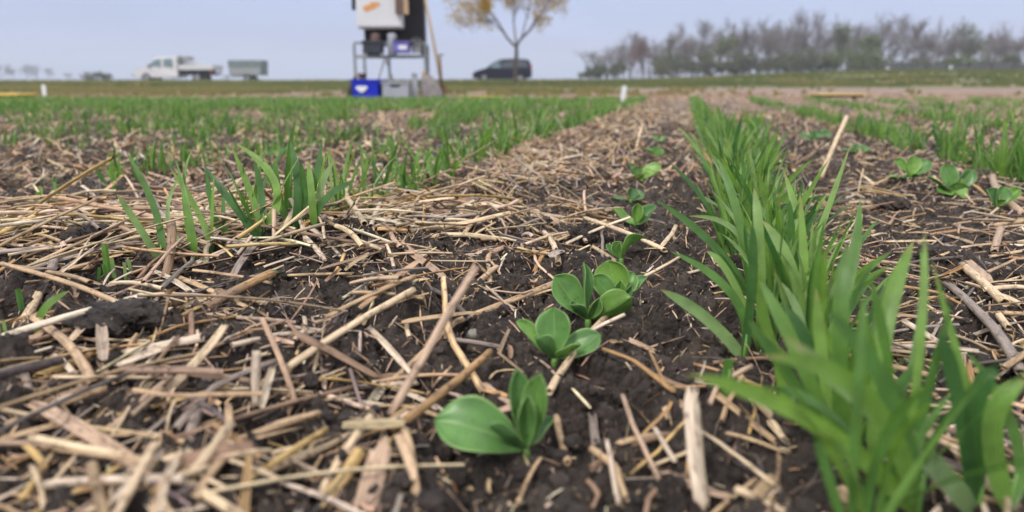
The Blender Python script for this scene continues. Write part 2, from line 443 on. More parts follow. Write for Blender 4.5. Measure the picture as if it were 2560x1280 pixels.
M_SOIL = soil_material(); M_TERR = terrain_material(); M_STRAW = straw_material()
M_WHEAT = leaf_material("wheat_leaf", [(0.0, (0.055, 0.14, 0.045)), (0.35, (0.11, 0.225, 0.052)), (0.75, (0.20, 0.34, 0.070)), (1.0, (0.23, 0.33, 0.17))], vein_amt=0.2, rough=0.36, tipcol=(0.34, 0.28, 0.12))
M_BEAN = leaf_material("bean_leaf", [(0.0, (0.095, 0.215, 0.085)), (0.5, (0.135, 0.285, 0.078)), (1.0, (0.22, 0.39, 0.075))], veins=4.0, trans=0.30, rough=0.36, margin=(0.30, 0.46, 0.16), vein_amt=0.0, dirt=True)
M_STEM = simple("plant_stem", (0.12, 0.24, 0.05), 0.5, scale=60)
M_FGRASS = leaf_material("verge_grass", [(0.0, (0.075, 0.105, 0.035)), (0.45, (0.13, 0.14, 0.052)), (1.0, (0.27, 0.19, 0.085))], trans=0.3, rough=0.7)

# ================================================================== GROUND
_m = G(150, 600); MOUNDS.append((_m[0], _m[1], 0.34, 0.16, 0.020))
_m = G(620, 640); MOUNDS.append((_m[0], _m[1], 0.20, 0.12, 0.010))
_m = G(40, 930); MOUNDS.append((_m[0], _m[1], 0.05, 0.05, 0.012))

def grid_mesh(name, ys, us, xfun, zfun, mat):
    Y = np.repeat(ys[:, None], len(us), 1); X = xfun(us[None, :], Y)
    Z = zfun(X, Y)
    V = np.stack([X, Y, Z], -1).reshape(-1, 3)
    R, C = Y.shape
    i = (np.arange(R - 1)[:, None] * C + np.arange(C - 1)[None]).reshape(-1)
    F = np.stack([i, i + 1, i + C + 1, i + C], -1)
    return mk_mesh(name, V, [F], mat, True)

ys = [-0.4]
while ys[-1] < 7.2:
    y = ys[-1]
    ys.append(y + (0.012 if y < 0.12 else max(0.0012, 0.0034 * y) if y < 3 else 0.010 * y - 0.0198))
ys = np.array(ys)
us = np.linspace(-1, 1, 1250)
us = np.sign(us) * (0.72 * np.abs(us) + 0.28 * np.abs(us) ** 3)
def znear(X, Y):
    Z = hf(X, Y)
    n = 1 - sstep(2, 4, Y)
    Z = Z + n * (0.0030 * perlin(X * 260, Y * 260, 31) + 0.0040 * perlin(X * 110, Y * 110, 32) + 0.0012 * perlin(X * 520, Y * 520, 33))
    return Z - 0.03 * sstep(6.6, 7.2, Y)
fs = grid_mesh("field_soil", ys, us, lambda u, Y: u * (0.62 + 0.92 * np.maximum(Y, 0)), znear, M_SOIL)
tag(fs, kind='structure')
ys2 = np.concatenate([[-40, -20, -6, -2, 0, 2, 4, 6], np.geomspace(6.5, 620, 260)])
us2 = np.linspace(-1, 1, 260); us2 = np.sign(us2) * np.abs(us2) ** 1.3
te = grid_mesh("terrain", ys2, us2, lambda u, Y: u * (12 + 1.3 * np.abs(Y)),
               lambda X, Y: macro(X, Y) - 0.09 * (1 - sstep(5.5, 7.4, Y)) - 0.005, M_TERR)
tag(te, kind='structure')

# ================================================================== ROAD
M_ASPH = simple("asphalt", (0.11, 0.11, 0.115), 0.85, scale=3, vary=0.25)
xs = np.linspace(-60, 60, 80)
def rz(x, y): return macro(x, y) + 0.05
V = []; 
for x in xs:
    z = float(macro(np.array(x), np.array(55.5))) + 0.04
    V += [(x, 52.0, z - 0.03), (x, 52.3, z), (x, 58.7, z), (x, 59.0, z - 0.03)]
V = np.array(V); i = (np.arange(79)[:, None] * 4 + np.arange(3)[None]).reshape(-1)
tag(mk_mesh("road", V, [np.stack([i, i + 4, i + 5, i + 1], -1)], M_ASPH), kind='structure')
ROADZ = lambda x: float(macro(np.array(float(x)), np.array(55.5))) + 0.04

# ================================================================== STRAW
TINTS = {'cream': (0.66, 0.525, 0.355), 'yellow': (0.58, 0.41, 0.17), 'tan': (0.50, 0.36, 0.22), 'pink': (0.48, 0.35, 0.255), 'brown': (0.27, 0.18, 0.12),
         'grey': (0.30, 0.25, 0.22), 'dark': (0.10, 0.088, 0.086), 'ochre': (0.42, 0.26, 0.12), 'pale': (0.63, 0.53, 0.42)}
def tint_arr(names, n, jit=0.12):
    c = np.array([TINTS[k] for k in names])[RNG.integers(0, len(names), n)]
    c = c * (1 + jit * RNG.standard_normal((n, 1))) * (1 + 0.04 * RNG.standard_normal((n, 3)))
    return np.clip(c, 0.02, 0.75)

def straw_geo(P0, P1, Wd, kind, K=7, bend=0.03, seed=0, tint=(0.4, 0.3, 0.2), tint2=None, up=None):
    """one straw piece with real thickness; returns V, faces, attrs"""
    r = np.random.default_rng(seed)
    Ln = np.linalg.norm(P1 - P0); t = np.linspace(0, 1, K)
    P = P0 + (P1 - P0) * t[:, None]
    side = nrm(np.cross(P1 - P0, [0, 0, 1.0]) + 1e-6)
    bz = r.normal() * bend * Ln; bs = r.normal() * bend * Ln
    P = P + (np.sin(np.pi * t) ** 1.0)[:, None] * (np.array([0, 0, 1.0]) * abs(bz) * 0.5 + side * bs)
    P = P + side * (perlin(t * 4 + seed, t * 0 + seed * 1.3) * bend * Ln * 0.5)[:, None]
    if bend > .025 and r.random() < .35:
        P = P + side * (np.maximum(0, t - r.uniform(.35, .65)) * Ln * r.normal() * .6)[:, None]
    upv = np.array([r.normal() * .35, r.normal() * .35, 1.0]) if up is None else np.asarray(up, float)
    if abs(np.dot(nrm(P1 - P0), nrm(upv))) > 0.9: upv = np.array([0.1, -1.0, 0.2])
    S, U = frames(P[None], upv)
    tw = r.normal() * 0.5 * t + r.uniform(-.3, .3)
    h = Wd / 2
    wv = 1 + 0.10 * perlin(t * 3 + seed * 2.1, t * 0)
    if kind in ('tube', 'half', 'node'):
        span = 2 * np.pi if kind != 'half' else np.pi * r.uniform(0.9, 1.25)
        M = 10
        if kind == 'half':
            a = np.linspace(-span / 2, span / 2, M) + (np.pi / 2 if r.random() < 0.6 else -np.pi / 2)
        else:
            a = np.arange(M) * 2 * np.pi / M
        flat = r.uniform(0.65, 0.95)
        rad = h * wv
        if kind == 'node':
            rad = rad * (1 + 0.28 * np.exp(-((t - r.uniform(.3, .7)) * Ln / 0.0022) ** 2))
        ang = a[None] + tw[:, None]
        po = np.stack([np.cos(ang), np.sin(ang) * flat], -1) * rad[:, None, None]
        pi = po * 0.74
        # ragged cut ends
        rag = np.zeros((K, M)); rag[0] = r.uniform(0, 1, M) * h * 0.9; rag[-1] = -r.uniform(0, 1, M) * h * 0.9
        T = nrm(P1 - P0)
        Vo, Fo = sweep(P[None], S, U, po[None], kind != 'half'); Vi, Fi = sweep(P[None], S, U, pi[None], kind != 'half')
        Vo = Vo + rag.reshape(-1, 1) * T; Vi = Vi + rag.reshape(-1, 1) * T
        n = K * M; V = np.concatenate([Vo, Vi]); F = [Fo, Fi[:, ::-1] + n]
        mm = np.arange(M if kind != 'half' else M - 1); m2 = (mm + 1) % M
        F.append(np.stack([mm, mm + n, m2 + n, m2], -1)); b0 = (K - 1) * M
        F.append(np.stack([b0 + mm, b0 + m2, b0 + m2 + n, b0 + mm + n], -1))
        if kind == 'half':
            k = np.arange(K - 1) * M
            F.append(np.stack([k, k + M, k + M + n, k + n], -1)); k = k + M - 1
            F.append(np.stack([k, k + n, k + M + n, k + M], -1))
        st = np.zeros((2 * n, 3)); al = np.repeat(t * Ln, M)
        st[:n, 0] = al; st[n:, 0] = al; ac = np.tile(np.abs(((a - a[0]) % (2 * np.pi)) - np.pi) * h, K); st[:n, 1] = ac; st[n:, 1] = ac
        shade = np.concatenate([np.ones(n), np.full(n, 0.9)])
    else:  # flat fibrous strip
        M = 5; a = np.linspace(-1, 1, M)
        e0 = r.uniform(0.2, 1.0); e1 = r.uniform(0.1, 0.9)
        ww = h * wv * np.clip(np.minimum(e0 + t * 6, e1 + (1 - t) * 6), 0.5, 1)
        th = max(0.0004, Wd * 0.07); cup = r.uniform(-0.35, 0.5)
        x = a[None] * ww[:, None]; z = cup * (a[None] ** 2 - .4) * ww[:, None]
        c, s_ = np.cos(tw)[:, None], np.sin(tw)[:, None]
        top = np.stack([x * c - (z + th) * s_, x * s_ + (z + th) * c], -1); bot = np.stack([x * c - z * s_, x * s_ + z * c], -1)
        prof = np.concatenate([top, bot[:, ::-1]], 1); V, F0 = sweep(P[None], S, U, prof[None], True)
        T = nrm(P1 - P0); M2 = 2 * M
        rag = np.zeros((K, M2)); q = r.uniform(-1, 1, M) * h; rag[0] = np.r_[q, q[::-1]]; q = r.uniform(-1.3, 1, M) * h; rag[-1] = np.r_[q, q[::-1]]
        V = V + rag.reshape(-1, 1) * T
        F = [F0]; mm = np.arange(M - 1)
        F.append(np.stack([mm, M2 - 1 - mm, M2 - 2 - mm, mm + 1], -1)); b0 = (K - 1) * M2
        F.append(np.stack([b0 + mm, b0 + mm + 1, b0 + M2 - 2 - mm, b0 + M2 - 1 - mm], -1))
        st = np.zeros((K * M2, 3)); st[:, 0] = np.repeat(t * Ln, M2); st[:, 1] = np.tile(np.r_[a, a[::-1]] * h, K)
        shade = np.ones(K * M2)
    st[:, 2] = r.random() * 0.5
    col = np.ones((len(V), 4)); tt = st[:, 0] / max(Ln, 1e-6)
    c1 = np.array(tint); c2 = np.array(tint2) if tint2 is not None else c1 * r.uniform(0.8, 1.15)
    f = np.clip((tt - 0.5) * 5 + 0.5, 0, 1)[:, None] if tint2 is not None else tt[:, None]
    col[:, :3] = (c1 * (1 - f) + c2 * f) * shade[:, None]
    return V, F, {'tint': col, 'st': st}

STRAWS = []
def put_straw(P0, P1, wd, kind, tint, label, name, cat, group=None, tint2=None, bend=0.03, seed=None, up=None, settle=True):
    seed = len(STRAWS) * 3 + 5 if seed is None else seed
    if settle:
        tt = np.linspace(0.1, 0.9, 6); Q = P0 + (P1 - P0) * tt[:, None]
        d = hf(Q[:, 0], Q[:, 1]) + wd * 0.25 - Q[:, 2]
        lift = max(0.0, float(np.sort(d)[-2])) * 0.85
        P0 = P0 + np.array([0, 0, lift]); P1 = P1 + np.array([0, 0, lift])
    c = (P0 + P1) / 2
    V, F, A = straw_geo(P0 - c, P1 - c, wd, kind, K=9, seed=seed, tint=tint, tint2=tint2, bend=bend, up=up)
    o = mk_mesh(name, V, F, M_STRAW, True, A); o.location = c
    tag(o, label, cat, group); STRAWS.append(o)
    return o

# (x0,y0,lift0, x1,y1,lift1, width_px, kind, tint, tint2, words)
HS = [
 (0,658,14, 330,772,6, 13,'tube','tan',None,'long thin tan stalk lying across the others at the left edge'),
 (135,640,12, 22,862,3, 21,'tube','grey','cream','grey stalk with a cream lower end slanting down at the left edge'),
 (55,880,10, 90,1008,5, 16,'strip','grey',None,'grey papery strip standing behind the end of the wide tan blade at left'),
 (72,1008,8, 392,1205,3, 30,'strip','pink',None,'wide flat pinkish tan blade slanting down to the right in the lower left'),
 (92,944,4, 222,896,4, 25,'tube','yellow',None,'short yellow stalk lying left of the small bundle of brown strips'),
 (65,922,3, 185,862,3, 12,'half','tan',None,'thin tan stalk right behind the short yellow stalk at left'),
 (300,886,5, 522,842,6, 22,'tube','pale',None,'pale round stalk lying level with its cut left end showing'),
 (562,815,12, 400,994,3, 19,'strip','cream',None,'cream flat stalk crossing over the end of the pale level stalk'),
 (465,932,5, 632,952,4, 15,'strip','brown',None,'brown flat strip lying right of the foot of the cream flat stalk'),
 (642,872,26, 640,1022,3, 21,'tube','pale',None,'pale stalk standing upright with a pointed top in the lower left middle'),
 (565,915,5, 676,880,6, 14,'half','cream',None,'short cream stalk end right behind the upright pale pointed stalk'),
 (703,928,5, 1036,722,9, 21,'tube','cream',None,'long bright cream stalk slanting up to the right in the middle left'),
 (938,684,10, 802,858,3, 10,'tube','dark',None,'thin dark grey stem slanting beside the long bright cream stalk'),
 (728,826,14, 950,946,6, 21,'strip','brown',None,'brown folded strip slanting down over the long bright cream stalk'),
 (1194,660,42, 975,1040,8, 25,'tube','pink',None,'long grey pink split stalk rising over the middle toward the upper right'),
 (1140,816,10, 960,985,4, 15,'half','tan',None,'tan stalk tucked under the long grey pink split stalk'),
 (1226,878,9, 972,1082,4, 22,'node','ochre',None,'ochre brown jointed stalk lying right of the long grey pink one'),
 (955,942,5, 1146,938,5, 19,'strip','brown',None,'level brown flat piece wedged under the grey pink split stalk'),
 (1130,812,4, 1392,708,5, 17,'node','tan',None,'long tan jointed stalk whose end goes under the largest bean leaves'),
 (1120,850,4, 1280,876,4, 15,'tube','grey',None,'greyish stalk lying level left of the second bean seedling'),
 (686,680,16, 510,770,4, 23,'node','ochre','brown','ochre stalk with a darker broken lower half near a tiny green sprout'),
 (440,690,9, 620,768,4, 14,'strip','tan',None,'tan strip lying crosswise over the ochre stalk with the dark half'),
 (400,778,4, 525,757,4, 12,'half','cream',None,'small cream sliver at the lower end of the ochre stalk'),
 (55,1258,4, 305,1196,4, 19,'half','pale','ochre','pale split stalk with an ochre end lying near the bottom left corner'),
 (608,1212,5, 818,1072,12, 17,'tube','yellow',None,'yellow stalk with a frayed upper end in the lower middle left'),
 (570,1010,14, 572,1135,3, 17,'strip','tan',None,'short tan flat piece standing upright near the lower middle left'),
 (350,1125,3, 898,964,8, 15,'half','brown',None,'long thin brown strip running behind the short upright flat piece'),
 (118,1016,3, 310,956,4, 15,'strip','brown',None,'thin brown strip below the small bundle of brown strips'),
 (960,1105,11, 908,1290,1, 56,'strip','pink',None,'very wide blurred tan blade at the bottom edge left of the middle'),
 (1010,1082,8, 1042,1290,1, 27,'strip','tan',None,'narrow blurred tan blade beside the very wide one at the bottom edge'),
 (905,1120,9, 800,1290,2, 33,'node','yellow',None,'blurred yellow jointed stalk at the bottom edge left of the very wide blade'),
 (485,1252,4, 555,1150,6, 20,'half','tan',None,'blurred tan stalk standing near the bottom edge below the yellow frayed one'),
 (355,1170,3, 480,1128,4, 12,'strip','cream',None,'small cream sliver near the end of the wide pinkish tan blade'),
 (378,1250,3, 475,1192,4, 13,'strip','yellow',None,'small yellow sliver close to the bottom edge at left'),
 (340,908,5, 200,970,3, 15,'strip','brown',None,'uppermost strip of the small bundle of brown strips at left'),
 (350,928,4, 215,985,3, 12,'strip','tan',None,'lighter strip in the small bundle of brown strips at left'),
 (850,1000,4, 970,1015,4, 10,'strip','pale',None,'thin pale sliver below the level brown flat piece'),
 (150,685,4, 308,565,14, 19,'strip','cream',None,'cream flat piece slanting up to the right in the thick straw at far left'),
 (410,702,3, 428,556,26, 21,'tube','brown',None,'thick brown stubble stalk standing upright at left'),
 (432,688,4, 575,622,6, 11,'strip','pale',None,'pale strip running up to the right from the standing brown stubble'),
 (575,622,6, 812,616,5, 13,'half','pale','tan','long pale level split stalk behind the thick brown stubble'),
 (578,700,3, 645,602,13, 16,'strip','grey',None,'grey brown strip leaning on the long pale level split stalk'),
 (700,582,4, 752,503,20, 20,'tube','cream','grey','grey stalk with a pale top leaning among the wheat on the left'),
 (686,610,3, 685,523,20, 11,'tube','pink',None,'thin pink grey stubble standing upright in front of the left wheat'),
 (748,590,3, 770,548,12, 17,'tube','yellow',None,'short yellow stub right of the thin upright pink grey one'),
 (775,562,5, 812,537,9, 14,'tube','grey',None,'short grey stub end right of the short yellow stub'),
 (858,508,5, 1125,474,6, 12,'tube','cream',None,'upper one of two long cream stalks lying level in the middle distance'),
 (930,524,4, 1225,500,5, 11,'half','yellow',None,'lower one of two long cream stalks lying level in the middle distance'),
 (1060,524,4, 1270,545,3, 11,'strip','brown',None,'brown strip at the right end of the two long level cream stalks'),
 (795,618,3, 890,579,5, 10,'strip','brown',None,'brown strip rising to the right behind the long pale level split stalk'),
 (890,596,3, 1040,553,5, 11,'tube','cream',None,'cream stalk rising gently to the right at middle distance'),
 (1155,590,3, 1250,490,17, 12,'tube','tan',None,'tan stalk slanting up to the right at the middle of the picture'),
 (868,474,14, 915,560,3, 14,'tube','cream',None,'cream stub leaning left beside the grey green wheat clump'),
 (925,565,3, 950,495,12, 12,'tube','pale',None,'pale stub leaning right below the two long level cream stalks'),
 (760,590,5, 815,654,3, 12,'strip','pale',None,'pale strip lying across the long pale level split stalk'),
 (832,690,3, 860,635,10, 12,'tube','yellow',None,'small yellow stub behind the thin dark grey stem'),
 (2050,448,5, 2118,290,30, 10,'tube','cream',None,'tall cream stalk standing at a slant behind the right wheat row'),
 (2100,535,4, 2208,513,5, 12,'node','tan',None,'tan stalk lying level right of the dense wheat row'),
 (1375,570,3, 1530,531,4, 14,'node','tan',None,'jointed tan stalk pointing at the fourth bean seedling from the camera'),
 (1375,498,4, 1530,518,3, 11,'strip','brown',None,'brown strip left of the pale green bean seedling'),
 (1462,556,4, 1665,640,3, 17,'tube','cream',None,'cream stalk lying behind the bean seedling with two upright leaves'),
 (1360,592,5, 1395,675,3, 15,'tube','cream',None,'short cream stalk lying upright behind the largest bean leaves'),
 (1502,570,9, 1506,645,2, 8,'tube','grey',None,'thin grey twig standing left of the bean seedling with two upright leaves'),
 (1650,620,3, 1690,562,10, 10,'strip','cream',None,'cream sliver slanting between the beans and the right wheat row'),
 (2212,604,4, 2350,603,4, 6,'strip','cream',None,'thin cream blade lying level in the right background soil'),
 (2365,610,5, 2480,705,3, 15,'strip','pink',None,'pinkish strip upper left of the cream stalk on the right soil'),
 (2485,632,3, 2503,568,12, 15,'tube','pink',None,'short pink tan stub standing on the right soil'),
 (2335,700,3, 2422,660,6, 9,'half','ochre',None,'thin ochre stalk above the long grey brown stem on the right'),
 (2480,565,3, 2562,552,4, 11,'tube','tan',None,'tan stalk end at the right edge behind the green wheat tips'),
 (2562,540,5, 2480,440,22, 15,'tube','pink',None,'blurred pink tan stalk leaning left at the right edge'),
 (2405,662,4, 2512,758,4, 19,'tube','cream',None,'cream round stalk lying toward the right edge'),
 (2366,708,4, 2562,935,4, 23,'tube','grey',None,'long grey brown stem running down to the right edge'),
 (2253,820,4, 2468,966,3, 18,'half','pale','tan','pale split stalk left of the long grey brown stem'),
 (2215,925,3, 2262,975,3, 13,'strip','cream',None,'small cream sliver behind the blurred green blades at right'),
 (2405,878,14, 2413,995,2, 15,'half','pink',None,'pink grey split piece standing upright at right'),
 (2494,785,5, 2523,822,4, 15,'tube','cream',None,'very short cream round piece near the right edge'),
 (2562,768,4, 2505,740,4, 18,'tube','cream',None,'cream round stalk cut by the right edge'),
 (1730,975,22, 1764,1290,1, 42,'strip','pale',None,'tall pale flat stalk standing blurred at the bottom edge right of the middle'),
 (1735,920,3, 1905,980,3, 15,'half','ochre',None,'ochre brown stalk lying behind the cut green blade'),
 (1875,992,5, 1932,1045,3, 19,'tube','cream',None,'cream stub lying between green blades at lower right'),
 (1925,1062,4, 1965,1118,3, 21,'strip','cream',None,'cream flat piece at the foot of the blurred blades'),
 (2100,1225,6, 2140,1290,2, 42,'tube','tan',None,'thick blurred tan stub at the bottom edge under the blades'),
 (2445,1222,6, 2525,1205,6, 28,'tube','pink',None,'thick blurred pinkish stalk among the blades at the bottom right'),
 (2195,748,10, 2168,830,3, 11,'strip','cream',None,'cream sliver standing right of the dense wheat'),
 (1372,982,4, 1520,786,6, 18,'node','cream',None,'cream jointed stalk slanting beside the second bean seedling from the camera'),
 (1288,758,3, 1390,728,3, 13,'half','cream',None,'cream stalk just below the long tan jointed one near the beans'),
 (1210,962,5, 1284,1020,3, 16,'strip','pink',None,'pinkish strip lying behind the nearest bean seedling'),
 (1335,893,4, 1396,948,3, 6,'strip','pink',None,'thin pink sliver in front of the second bean seedling'),
 (1222,650,6, 1256,700,3, 12,'half','tan',None,'short tan piece above the jointed tan stalk near the soil clod'),
 (1180,720,3, 1250,712,3, 8,'half','cream',None,'tiny cream stalk lying level next to the soil clod'),
 (1575,850,4, 1640,880,3, 13,'strip','pink',None,'pale pink wood chip on the bare soil right of the beans'),
 (1480,1030,9, 1495,1175,2, 20,'half','grey',None,'blurred grey split piece standing right of the nearest bean seedling'),
 (1390,1040,8, 1420,1160,2, 18,'tube','tan',None,'blurred tan stalk standing right beside the nearest bean seedling'),
 (1660,1015,5, 1672,1052,3, 14,'half','cream',None,'tiny cream stub on the bare soil left of the tall pale stalk'),
 (1545,1115,3, 1660,1090,3, 15,'strip','tan',None,'blurred tan sliver left of the tall pale stalk'),
 (1890,1240,6, 1935,1190,6, 30,'strip','tan',None,'blurred tan blade piece under the green blades'),
]
for (x0, y0, l0, x1, y1, l1, wpx, kd, tn, tn2, lab) in HS:
    a = G(x0, y0, l0 * 1e-3); b = G(x1, y1, l1 * 1e-3)
    # an end that floats in front of a far background keeps the depth of its foot
    lo, hi_, (xh, yh) = (a, b, (x1, y1)) if l0 <= l1 else (b, a, (x0, y0))
    if abs(l0 - l1) > 7:
        tilt = 0.12 if abs(l0 - l1) > 20 else 0.5
        Yt = min(hi_[1], lo[1] * (1 + tilt))
        hi_ = W(xh, yh, max(Yt, lo[1] * 0.92))
        if l0 <= l1: b = hi_
        else: a = hi_
    zc = np.linalg.norm((a + b) / 2 - np.array([0, 0, CH]))
    wd = wpx / FPX * zc
    t1 = TINTS[tn]; t2 = TINTS[tn2] if tn2 else None
    nm = 'straw_strip' if kd == 'strip' else 'straw_stalk'
    up = None
    if kd == 'strip': up = (0, -0.6, 0.8)
    put_straw(a, b, wd, kd, t1, lab, nm, 'straw', 'large straw pieces lying on the soil', t2, bend=0.018, up=up, settle=abs(l0 - l1) <= 7)

# the bent pale stem and other loose middling pieces, one object each
def near_spot(r):
    while True:
        px = r.uniform(-20, 2580); py = 1270 - 800 * r.random() ** 1.25
        g = G(px, py)
        s, t = row_st(g[0], g[1])
        if abs(s - 0.083) < 0.03 and r.random() < 0.9: continue
        if abs(s + 0.078) < 0.045 and py > 560: continue
        if px > 1500 and py > 520 and r.random() < 0.15: continue
        return g, px
NAUTO = 300 - len(STRAWS)
rr = np.random.default_rng(5)
for k in range(NAUTO):
    g, px = near_spot(rr)
    ln = rr.uniform(0.022, 0.09) * (0.7 + 0.35 * min(2.0, g[1]))
    az = rr.normal(0.75, 0.7) if px < 1200 else rr.uniform(0, math.pi)
    d = np.array([math.cos(az), math.sin(az), 0]) * ln / 2
    a = g - d; b = g + d
    a[2] = hf(a[0], a[1]) + rr.uniform(0.001, 0.006); b[2] = hf(b[0], b[1]) + rr.uniform(0.001, 0.010)
    wd = rr.uniform(0.0015, 0.0046)
    kd = ['tube', 'half', 'strip', 'strip', 'half', 'node'][rr.integers(0, 6)]
    tn = ['cream', 'tan', 'pink', 'brown', 'grey', 'tan', 'pale', 'cream', 'ochre', 'brown', 'pale', 'yellow'][rr.integers(0, 12)]
    words = {'cream': 'pale cream', 'tan': 'light brown', 'pink': 'pinkish brown', 'brown': 'brown', 'grey': 'greyish', 'pale': 'whitish tan', 'ochre': 'ochre', 'dark': 'dark grey', 'yellow': 'yellowish'}[tn]
    zone = ('on the left, among the thick litter' if px < 900 else 'in the middle of the field litter' if px < 1600 else 'on the barer soil at the right')
    put_straw(a, b, wd, kd, TINTS[tn], f'small {words} bit of straw lying loose {zone}', 'straw_strip' if kd == 'strip' else 'straw_stalk', 'straw',
              f'small {words} straw bits {zone}', bend=0.028, seed=1000 + k)

# ---- the uncountable rest
def bulk_straw(n, ylo, yhi, lmin, lmax, wmin, wmax, names, K, M, seed, dens, lift=0.004, pitch=0.2, half_w=0.92, thick=False):
    r = np.random.default_rng(seed)
    out = []
    got = 0
    X = []; Y = []
    while got < n:
        y = ylo + (yhi - ylo) * r.random(n * 2); x = (r.random(n * 2) * 2 - 1) * (0.05 + half_w * y)
        keep = r.random(n * 2) < (0.05 + half_w * y) / (0.05 + half_w * yhi) * dens(x, y)
        X.append(x[keep]); Y.append(y[keep]); got += keep.sum()
    x = np.concatenate(X)[:n]; y = np.concatenate(Y)[:n]
    ln = lmin + (lmax - lmin) * r.random(n) ** 1.8; w = wmin + (wmax - wmin) * r.random(n) ** 1.5
    az = r.uniform(0, 2 * np.pi, n); dx = np.cos(az) * ln / 2; dy = np.sin(az) * ln / 2
    z0 = hf(x - dx, y - dy); z1 = hf(x + dx, y + dy); zm = hf(x, y)
    up_ = np.maximum(0, zm - (z0 + z1) / 2) * 0.8
    tip = np.abs(r.normal(0, 1, n)) * pitch * ln
    lf = r.random(n) ** 2 * lift
    P0 = np.stack([x - dx, y - dy, z0 + up_ + lf], -1); P1 = np.stack([x + dx, y + dy, z1 + up_ + lf + tip], -1)
    t = np.linspace(0, 1, K)[None, :, None]
    P = P0[:, None] * (1 - t) + P1[:, None] * t
    sd = np.stack([-np.sin(az), np.cos(az), 0 * az], -1)
    P = P + np.sin(np.pi * t) * (sd * (r.normal(0, 0.022, n) * ln)[:, None])[:, None] + np.sin(np.pi * t) * np.array([0, 0, 1.0]) * (np.abs(r.normal(0, 0.025, n)) * ln)[:, None, None]
    kk = np.where(r.random(n) < .3, r.normal(0, .45, n), 0) * ln
    P = P + (sd * kk[:, None])[:, None] * np.maximum(0, t - .5)
    up = np.stack([r.normal(0, .6, n), r.normal(0, .6, n), np.ones(n)], -1)
    S, U = frames(P, up)
    tub = M >= 5
    if tub:
        a = np.arange(M) * 2 * np.pi / M; base = np.stack([np.cos(a), np.sin(a) * 0.6], -1)
    else:
        a = np.linspace(-1, 1, M); base = np.stack([a, 0.45 * a * a], -1)
    tape = 1 - 0.35 * (np.abs(t[0, :, 0] * 2 - 1) ** 3)
    prof = base[None, None] * (w / 2)[:, None, None, None] * (tape if not tub else np.ones(K))[None, :, None, None]
    V, F = sweep(P, S, U, prof, tub)
    tin = np.ones((n, K * M, 4)); tin[:, :, :3] = tint_arr(names, n, 0.16)[:, None]
    st = np.zeros((n, K, M, 3)); st[..., 0] = t[..., 0][..., None] * ln[:, None, None]; st[..., 1] = (np.arange(M) / M)[None, None] * w[:, None, None]; st[..., 2] = r.random(n)[:, None, None]
    return V, F, tin.reshape(-1, 4), st.reshape(-1, 3)

def merge(parts):
    V = []; F = []; T = []; S = []; o = 0
    for v, f, t, s in parts:
        V.append(v); F.append(f + o); T.append(t); S.append(s); o += len(v)
    return np.concatenate(V), [np.concatenate(F)], {'tint': np.concatenate(T), 'st': np.concatenate(S)}

def dens(x, y):
    s, t = row_st(x, y)
    ridge = np.exp(-((s + 0.27) / 0.13) ** 4)
    leftm = sstep(-0.35, -0.75, -s * -1) if False else 1 / (1 + np.exp((s + 0.30) * 18))
    soil_right = np.exp(-((s - 0.21) / 0.09) ** 2)
    beans = np.exp(-((s + 0.06) / 0.05) ** 2)
    d = 0.46 + 0.6 * ridge + 0.18 * leftm * (1 - sstep(1.6, 2.6, y)) - 0.10 * soil_right * (y < 2) - 0.12 * beans
    clump = 0.9 + 1.5 * perlin(x * 6, y * 6, 77)
    return np.clip(d * np.clip(clump, 0.12, 1.7), 0.03, 1)

